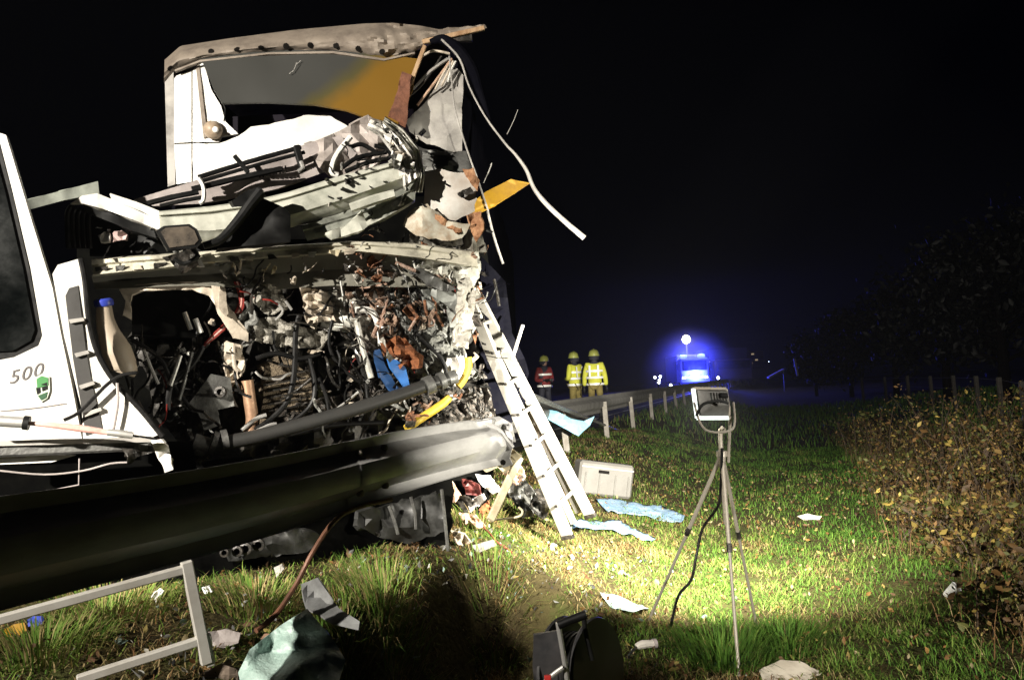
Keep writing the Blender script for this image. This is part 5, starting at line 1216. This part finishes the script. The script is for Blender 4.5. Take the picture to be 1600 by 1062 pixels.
MB().box(fb + Vector((0, -.2, .75)), (2.4, .2, .35)).part('bumper', FW, fe, .04)
for sx in (-1, 1):
    for z in (.95, 1.15): MB().lathe(fb + Vector((sx * .9, -.17, z)), [(.14, 0), (.13, .05), (.06, .08)], axis=(0, -1, 0), n=14).part('headlight', WHLIT if z < 1 else BLUELIT, fe)
    MB().box(fb + Vector((sx * .75, .5, 2.75)), (.6, .35, .25)).part('beacon', BLUELIT, fe, .05)
    MB().box(fb + Vector((sx * .35, -.19, 1.2)), (.22, .05, .10)).part('grille_beacon', BLUELIT, fe, .01)
    MB().box(fb + Vector((sx * 1.38, .1, 1.9)), (.18, .12, .5)).part('mirror', BLACKP, fe, .02)
    for y in (.8, 4.6):
        MB().lathe(fb + Vector((sx * 1.05, y, .48)), [(.2, -.14), (.46, -.14), (.48, -.1), (.48, .1), (.46, .14), (.2, .14)], axis=(1, 0, 0), n=20).part('wheel', RUBBER, fe)
lm = P(1072, 530, fd_ + 2)
mst = MB().tube([Vector((lm.x, lm.y, 2.9)), Vector((lm.x, lm.y, lm.z - .2))], .05, 8).part('light_mast', STEEL, fe)
MB().lathe(lm, [(.05, -.34), (.24, -.24), (.34, 0), (.24, .24), (.05, .34)], n=16).part('mast_lamp', WARMLIT, mst)
point('mast_light', lm + Vector((0, -.5, 0)), 260, (1.0, 0.85, 0.6), .25)
for sx, z in ((-.75, 2.95), (.75, 2.95), (0, 1.3)):
    point('beacon_light', fb + Vector((sx, -.5 if z < 2 else .4, z)), 3000, (0.03, 0.045, 1.0), .3)
# dark lorry and recovery vehicle beyond
def far_lorry(px, d, w, h, L, m, label, ys=0.606, cab=True):
    b = P(px, 600, d); b.z = ys; t = thing('parked_lorry', b, label, 'lorry')
    MB().box(b + Vector((0, L / 2, .9 + h / 2)), (w, L, h)).part('body', m, t, .06)
    MB().box(b + Vector((0, -.9, 1.5)), (w * .95, 1.6, 1.9)).part('cab', DARKM, t, .15)
    MB().box(b + Vector((0, -1.72, 1.95)), (w * .8, .04, .7)).part('windscreen', GLASSD, t, .02)
    for sx in (-1, 1):
        MB().box(b + Vector((sx * w * .47, -.02, 1.8 + h * .2)), (.12, .06, .12)).part('marker_reflector', WARMR, t, .01)
        for y in (-.8, L * .7):
            MB().lathe(b + Vector((sx * w * .42, y, .48)), [(.2, -.14), (.46, -.14), (.48, 0), (.46, .14), (.2, .14)], axis=(1, 0, 0), n=18).part('wheel', RUBBER, t)
    return t
WARMR = mat('reflector', (0.8, 0.75, 0.6), 0.3)
far_lorry(1140, 72, 3.6, 2.6, 6, mat('dull_olive_body', (0.012, 0.011, 0.007), 0.9, spec=0.05), 'dark olive lorry parked right of the fire engine')
l2 = far_lorry(1176, 78, 2.5, 2.4, 5, mat('dull_brown_body', (0.025, 0.016, 0.01), 0.9, spec=0.05), 'brown lorry with small marker lights, right of the olive lorry')
for x, y in ((1166, 556), (1176, 553), (1164, 572), (1174, 567), (1182, 562)):
    MB().box(P(x, y, 76), (.25, .05, .14)).part('marker_light', mat('dim_marker', (.6, .5, .35), .4, emit=(.8, .6, .35), es=.35), l2)
p = P(1194, 566, 80)
wl = thing('work_lamp', Vector((p.x, p.y, .4)), 'small bluish twin lamp on a pole at the far right of the vehicles', 'lamp')
MB().tube([Vector((p.x, p.y, .4)), p], .04, 7).part('pole', STEEL, wl)
for sx in (-.25, .3): MB().lathe(p + Vector((sx, 0, .05)), [(.1, -.1), (.2, 0), (.1, .1)], n=12).part('lamp', mat('cool_lamp', (.8, .85, 1), .3, emit=(.6, .75, 1), es=8), wl)
p = P(1028, 592, 44)
tl = thing('warning_lamp', Vector((p.x, p.y, .606)), 'cluster of small white warning lamps on a short post left of the fire engine', 'lamp')
MB().tube([Vector((p.x, p.y, .606)), p], .04, 7).part('post', BLACKP, tl)
for dx, dz in ((-.16, .1), (.14, .13), (.06, -.06), (.03, -.2)): MB().lathe(p + Vector((dx, 0, dz)), [(.04, -.06), (.075, 0), (.04, .06)], n=10).part('lamp', WHLIT, tl)
for i, (x, y, d, lb) in enumerate(((1048, 602, 60, 'low white road lamp left of the fire engine'), (975, 617, 30, 'small white reflector lamp just above the barrier'), (1122, 590, 60, 'white lamp low at the right side of the fire engine'))):
    p = P(x, y, d); b = Vector((p.x, p.y, .606)); t = thing('road_lamp', b, lb, 'lamp')
    MB().lathe(b, [(.12, 0), (.1, .06), (.04, .1)], n=12).tube([b, p], .02, 6).part('stand', BLACKP, t)
    MB().lathe(p, [(.03, -.09 if d < 40 else -.12), (.05 if d < 40 else .11, 0), (.03, .09 if d < 40 else .12)], n=10).part('lamp', WHLIT, t)
a, b = P(1200, 590, 62), P(1224, 577, 62)
jb = thing('loading_ramp', Vector((b.x, b.y, .3)), 'pale sloping ramp board right of the far lorries', 'ramp')
MB().bar(a, b, .5, .12).part('board', GREYTARP, jb); MB().tube([b, Vector((b.x, b.y, .2))], .05, 7).part('support', STEEL, jb)
a, b = P(1246, 577, 50), P(1241, 560, 50)
MB().bar(a - Vector((0, 0, .4)), b, .12, .12).solo('marker_post', GREYTARP, 'leaning pale marker post at the edge of the dark trees', 'post')

# ------------------------------------------------------------------ brambles, trees, fence on the right
def leafy(name, pts, sizes, cols, seed):
    rg = np.random.default_rng(seed); n = len(pts)
    u = rg.normal(size=(n, 3)); u /= np.linalg.norm(u, axis=1)[:, None]
    v = np.cross(u, rg.normal(size=(n, 3))); v /= np.linalg.norm(v, axis=1)[:, None]
    w = np.cross(u, v)
    s = sizes[:, None]
    V = np.empty((n, 6, 3))
    V[:, 0] = pts - u * s; V[:, 1] = pts + v * s * .5 + w * s * .15; V[:, 2] = pts + u * s; V[:, 3] = pts - v * s * .5 + w * s * .15
    V[:, 4] = pts + u * s * .4 + v * s * .42 + w * s * .12; V[:, 5] = pts + u * s * .4 - v * s * .42 + w * s * .12
    base = (np.arange(n) * 6)[:, None]
    tri = np.concatenate([base + np.array([q]) for q in ([0, 1, 4], [0, 4, 2], [0, 2, 5], [0, 5, 3])], 1).reshape(-1)
    me = bpy.data.meshes.new(name); me.vertices.add(n * 6); me.vertices.foreach_set('co', V.reshape(-1).astype(np.float32))
    me.loops.add(len(tri)); me.loops.foreach_set('vertex_index', tri.astype(np.int32)); nf = len(tri) // 3
    me.polygons.add(nf); me.polygons.foreach_set('loop_start', np.arange(nf, dtype=np.int32) * 3); me.update(calc_edges=True)
    at = me.color_attributes.new('tint', 'FLOAT_COLOR', 'POINT'); c4 = np.ones((n, 6, 4), np.float32); c4[:, :, :3] = cols[:, None, :]
    at.data.foreach_set('color', c4.reshape(-1)); me.materials.append(LEAFM)
    return me
BP = np.array([(0.15, 0.080, 0.026), (0.085, 0.048, 0.020), (0.32, 0.23, 0.055), (0.10, 0.105, 0.026), (0.24, 0.155, 0.055), (0.065, 0.040, 0.018)])
BARK = mat('bramble_stem', (0.055, 0.036, 0.022), 0.8, 0, (0.03, 0.02, 0.012), 20, 0.7)
def bush(base, rx, ry, h, nl, ns, seed, label, green=0.0, yellow=0.0):
    rg = np.random.default_rng(seed); rd = random.Random(seed)
    t = thing('bramble_bush', base, label, 'bush', 'bramble bushes along the right of the verge')
    st = MB(); L = []
    for i in range(ns):
        a = rd.uniform(0, 6.28); r = math.sqrt(rd.random())
        p = base + Vector((rx * .8 * r * math.cos(a), ry * .8 * r * math.sin(a), 0)); p.z = gz(p.x, p.y) - .05
        hh = h * (rd.uniform(.3, .9) if rd.random() < .7 else rd.uniform(.85, 1.18)); b = rd.uniform(0, 6.28); q = rd.uniform(.1, .45)
        pts = [p + Vector((math.cos(b) * q * t_ ** 1.6, math.sin(b) * q * t_ ** 1.6, hh * (1.35 * t_ - .45 * t_ * t_))) for t_ in (0, .3, .6, .85, 1.0)]
        st.tube(pts, [.006, .005, .004, .003, .002], 4, ctrl=2)
        for _ in range(max(1, nl // ns)):
            k = rd.uniform(.12, 1) ; i0 = min(3, int(k * 4)); c = pts[i0].lerp(pts[i0 + 1], k * 4 - i0)
            L.append(c + Vector((rd.gauss(0, .10), rd.gauss(0, .10), rd.gauss(0, .08))))
    st.part('stems', BARK, t)
    L = np.array([tuple(p) for p in L]); n = len(L)
    pr = np.array([.20, .20, .07 + yellow * .7, .26 + green, .12, .15]); pr /= pr.sum()
    cols = BP[rg.choice(6, n, p=pr)] * rg.uniform(.35, 1.05, (n, 1))
    f = mkobj('foliage', leafy('foliage', L, rg.gamma(3.0, .0065, n).clip(.006, .055), cols, seed), t); stuff(f)
    return t
for i, (px, py, rx, ry, h, lb, gr, yl) in enumerate(((1650, 1000, .5, .5, .6, 'brown bramble bush cut by the right edge, nearest the camera', 0, 0), (1560, 880, .6, .7, .8, 'bramble bush with bright yellow leaves at the right edge', .05, .35), (1480, 850, .5, .6, .7, 'russet bramble bush right behind the white cup', 0, .0),
        (1520, 780, .7, .7, 1.0, 'dense brown bramble bush in the middle of the bank', 0, .08), (1600, 790, .7, .7, 1.1, 'tall bramble bush at the right edge behind the yellow leaves', .05, .1), (1420, 775, .6, .7, .95, 'bramble bush with pale leaves facing the tripod', .1, .1),
        (1470, 735, .9, .9, 1.15, 'taller brown bramble bush behind the pale-leaved one', .05, .05), (1380, 715, .9, .9, 1.15, 'leafy bramble bush at the far left end of the bank', .2, .1), (1560, 725, 1.0, 1.0, 1.2, 'dark bramble bush at the back right of the bank', 0, 0), (1345, 690, .9, 1.0, 1.0, 'low sparse bush at the dark far end of the bank', .2, .05))):
    b = G(px, py); bush(b, rx, ry, h * 0.94 * (0.78, 0.7, 0.75, 0.95, 1.1, 0.65, 1.12, 0.85, 1.15, 0.7)[i], 2300, 46, 60 + i, lb, gr, yl)
# tall dry grass between and before the brambles
def bank(x, y):
    e = x - (2.55 + 0.34 * (y - 4.4)); return 0 < e + .5 * N.noise(Vector((x * 1.5, y * 1.5, 7))) < 5 and in_view(x, y)
rgx = np.random.default_rng(77); nn = 24000
xy = np.stack([rgx.uniform(2.2, 11, nn), rgx.uniform(3.6, 20, nn)], 1); xy = np.array([q for q in xy if bank(*q)]); nn = len(xy)
pts = np.array([(x, y, gz(x, y)) for x, y in xy]); kk = rgx.choice([3, 4, 5, 5, 5, 2], nn)
stuff(mkobj('dry_grass', blades('dry_grass', pts, rgx.uniform(.12, .4, nn), rgx.uniform(.003, .006, nn), rgx.uniform(.3, 1.1, nn), PAL[kk] * rgx.uniform(.4, .95, (nn, 1)), 78)))

rgl = np.random.default_rng(123); xy = np.stack([rgl.uniform(-2.2, 6, 5200), rgl.uniform(2.4, 13, 5200)], 1); xy = np.array([q for q in xy if in_view(*q) and q[0] - line_x(q[1]) > -.5])
lp = np.array([(x, y, gz(x, y) + .03) for x, y in xy]); lc = np.array([(0.24, 0.13, 0.04), (0.16, 0.08, 0.03), (0.36, 0.28, 0.09), (0.10, 0.055, 0.025), (0.30, 0.24, 0.13)])
stuff(mkobj('fallen_leaves', leafy('fallen_leaves', lp, rgl.uniform(.010, .028, len(lp)), lc[rgl.integers(0, 5, len(lp))] * rgl.uniform(.6, 1.2, (len(lp), 1)), 124)))
rgl = np.random.default_rng(321); nq = 1500; yy = rgl.uniform(2.7, 6.4, nq); xx = -1.5 + (yy - 2.2) * .42 + rgl.normal(.1, .55, nq)
qp = np.array([(x, y, gz(x, y) + .02) for x, y in zip(xx, yy)]); qc = np.array([(.55, .55, .52), (.3, .3, .29), (.42, .40, .34), (.04, .04, .04), (.3, .42, .38), (.35, .2, .12)])
stuff(mkobj('wreck_crumbs', leafy('wreck_crumbs', qp, rgl.gamma(2.2, .006, nq).clip(.004, .04), qc[rgl.integers(0, 6, nq)] * rgl.uniform(.5, 1.1, (nq, 1)), 322)))
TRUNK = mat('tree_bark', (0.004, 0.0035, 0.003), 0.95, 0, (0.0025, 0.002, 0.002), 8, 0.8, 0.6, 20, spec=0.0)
def tree(base, h, r, seed, label, nl=4200):
    rd = random.Random(seed); rg = np.random.default_rng(seed)
    t = thing('broadleaf_tree', base, label, 'tree', 'dark trees beyond the verge')
    tk = MB(); pts = [base + Vector((0.15 * N.noise(Vector((k, seed, 0))), .15 * N.noise(Vector((k, seed, 5))), h * .75 * k / 6 - (.2 if k == 0 else 0))) for k in range(7)]
    tk.tube(pts, [h * .028 * (1 - k / 8) for k in range(7)], 10)
    L = []
    for i in range(26):
        k = rd.uniform(.22, 1); i0 = min(5, int(k * 6)); p = pts[i0].lerp(pts[i0 + 1], k * 6 - i0); a = rd.uniform(0, 6.28)
        ln = r * (1.1 - .55 * k) * rd.uniform(.6, 1.1); q = [p, p + Vector((math.cos(a) * ln * .5, math.sin(a) * ln * .5, ln * .22)), p + Vector((math.cos(a) * ln, math.sin(a) * ln, ln * rd.uniform(.3, .7)))]
        tk.tube(q, [h * .01, h * .006, h * .002], 5, ctrl=3)
        for c, s in ((q[1], .5), (q[2], .6), (q[2] + Vector((0, 0, .4)), .5)):
            for _ in range(nl // 78):
                L.append(tuple(c + Vector((rd.gauss(0, s * r * .32), rd.gauss(0, s * r * .32), rd.gauss(0, s * r * .26)))))
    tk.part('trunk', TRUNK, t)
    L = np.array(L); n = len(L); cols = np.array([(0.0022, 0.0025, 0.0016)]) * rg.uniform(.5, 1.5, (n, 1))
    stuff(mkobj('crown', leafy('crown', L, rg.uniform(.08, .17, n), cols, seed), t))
for i, (px, d, h, r, lb) in enumerate(((1570, 25, 7.0, 2.6, 'tall dark tree at the right edge'), (1480, 30, 6.2, 2.4, 'dark broad tree left of the tall edge tree'), (1400, 36, 5.4, 2.2, 'dark tree in the middle of the row'), (1330, 44, 4.8, 2.0, 'smaller dark tree toward the vehicles'), (1275, 52, 4.0, 1.8, 'smallest dark tree, nearest the vehicles'))):
    b = P(px, 600, d); b.z = gz(b.x, b.y); tree(b, h, r, 90 + i, lb)
fn = thing('wire_fence', P(1570, 606, 17), 'post and wire fence in the dark behind the brambles', 'fence')
fp = []
for k in range(8):
    px = 1600 - k * 36; d = 15 + k * 3.0
    b = P(px, 600, d); b.z = gz(b.x, b.y); tpz = b.z + 1.15; fp.append(b)
    MB().bar(b - Vector((0, 0, .2)), Vector((b.x - .04, b.y, tpz)), .09, .09, up=(0, 1, 0)).part('post', mat('weathered_post', (0.05, 0.046, 0.04), 0.85, 0, (0.03, 0.027, 0.024), 12, 0.8, spec=0.1), fn, .01)
for z in (.4, .75, 1.08):
    MB().tube([q + Vector((0, -.06, z)) for q in fp], .004, 4, smooth=False).part('wire', STEEL, fn)

# ------------------------------------------------------------------ night haze
hz_ = MB().box((0, 50, 4.1), (302, 222, 10.8))
ho_ = mkobj('haze', hz_.mesh('haze', WHITE)); ho_['kind'] = 'stuff'
hm_ = bpy.data.materials.new('haze_air'); hm_.use_nodes = True; nt = hm_.node_tree
for nd in list(nt.nodes):
    if nd.type == 'BSDF_PRINCIPLED': nt.nodes.remove(nd)
pv = nt.nodes.new('ShaderNodeVolumePrincipled'); pv.inputs['Color'].default_value = (.9, .92, 1, 1); pv.inputs['Density'].default_value = 0.0004; pv.inputs['Anisotropy'].default_value = 0.2
nt.links.new(pv.outputs[0], nt.nodes['Material Output'].inputs['Volume'])
ho_.data.materials.clear(); ho_.data.materials.append(hm_)

mc = Vector((fb.x - .3, fb.y + .3, 1.7))  # added volume that makes the halo round the fire engine lights
mi = MB().lathe(mc, [(.05, -6.9), (4.0, -5.6), (6.2, -3.0), (6.9, 0), (6.2, 3.0), (4.0, 5.6), (.05, 6.9)], n=24)
for i, v in enumerate(mi.v):
    if v.z < -0.4: v.z = -0.4
mo = mkobj('halo_volume', mi.mesh('halo_volume', WHITE), None, mc); mo['kind'] = 'stuff'
mm = bpy.data.materials.new('halo_volume_air'); mm.use_nodes = True; nt = mm.node_tree
for nd in list(nt.nodes):
    if nd.type == 'BSDF_PRINCIPLED': nt.nodes.remove(nd)
tc = nt.nodes.new('ShaderNodeTexCoord'); mp = nt.nodes.new('ShaderNodeMapping'); mp.inputs['Scale'].default_value = (1 / 4.4,) * 3
gr = nt.nodes.new('ShaderNodeTexGradient'); gr.gradient_type = 'SPHERICAL'
ml = nt.nodes.new('ShaderNodeMath'); ml.operation = 'POWER'; ml.inputs[1].default_value = 1.6
m2 = nt.nodes.new('ShaderNodeMath'); m2.operation = 'MULTIPLY'; m2.inputs[1].default_value = 0.075
pv = nt.nodes.new('ShaderNodeVolumePrincipled'); pv.inputs['Color'].default_value = (.9, .92, 1, 1)
nt.links.new(tc.outputs['Object'], mp.inputs[0]); nt.links.new(mp.outputs[0], gr.inputs[0]); nt.links.new(gr.outputs['Fac'], ml.inputs[0]); nt.links.new(ml.outputs[0], m2.inputs[0]); nt.links.new(m2.outputs[0], pv.inputs['Density'])
nt.links.new(pv.outputs[0], nt.nodes['Material Output'].inputs['Volume'])
mo.data.materials.clear(); mo.data.materials.append(mm)
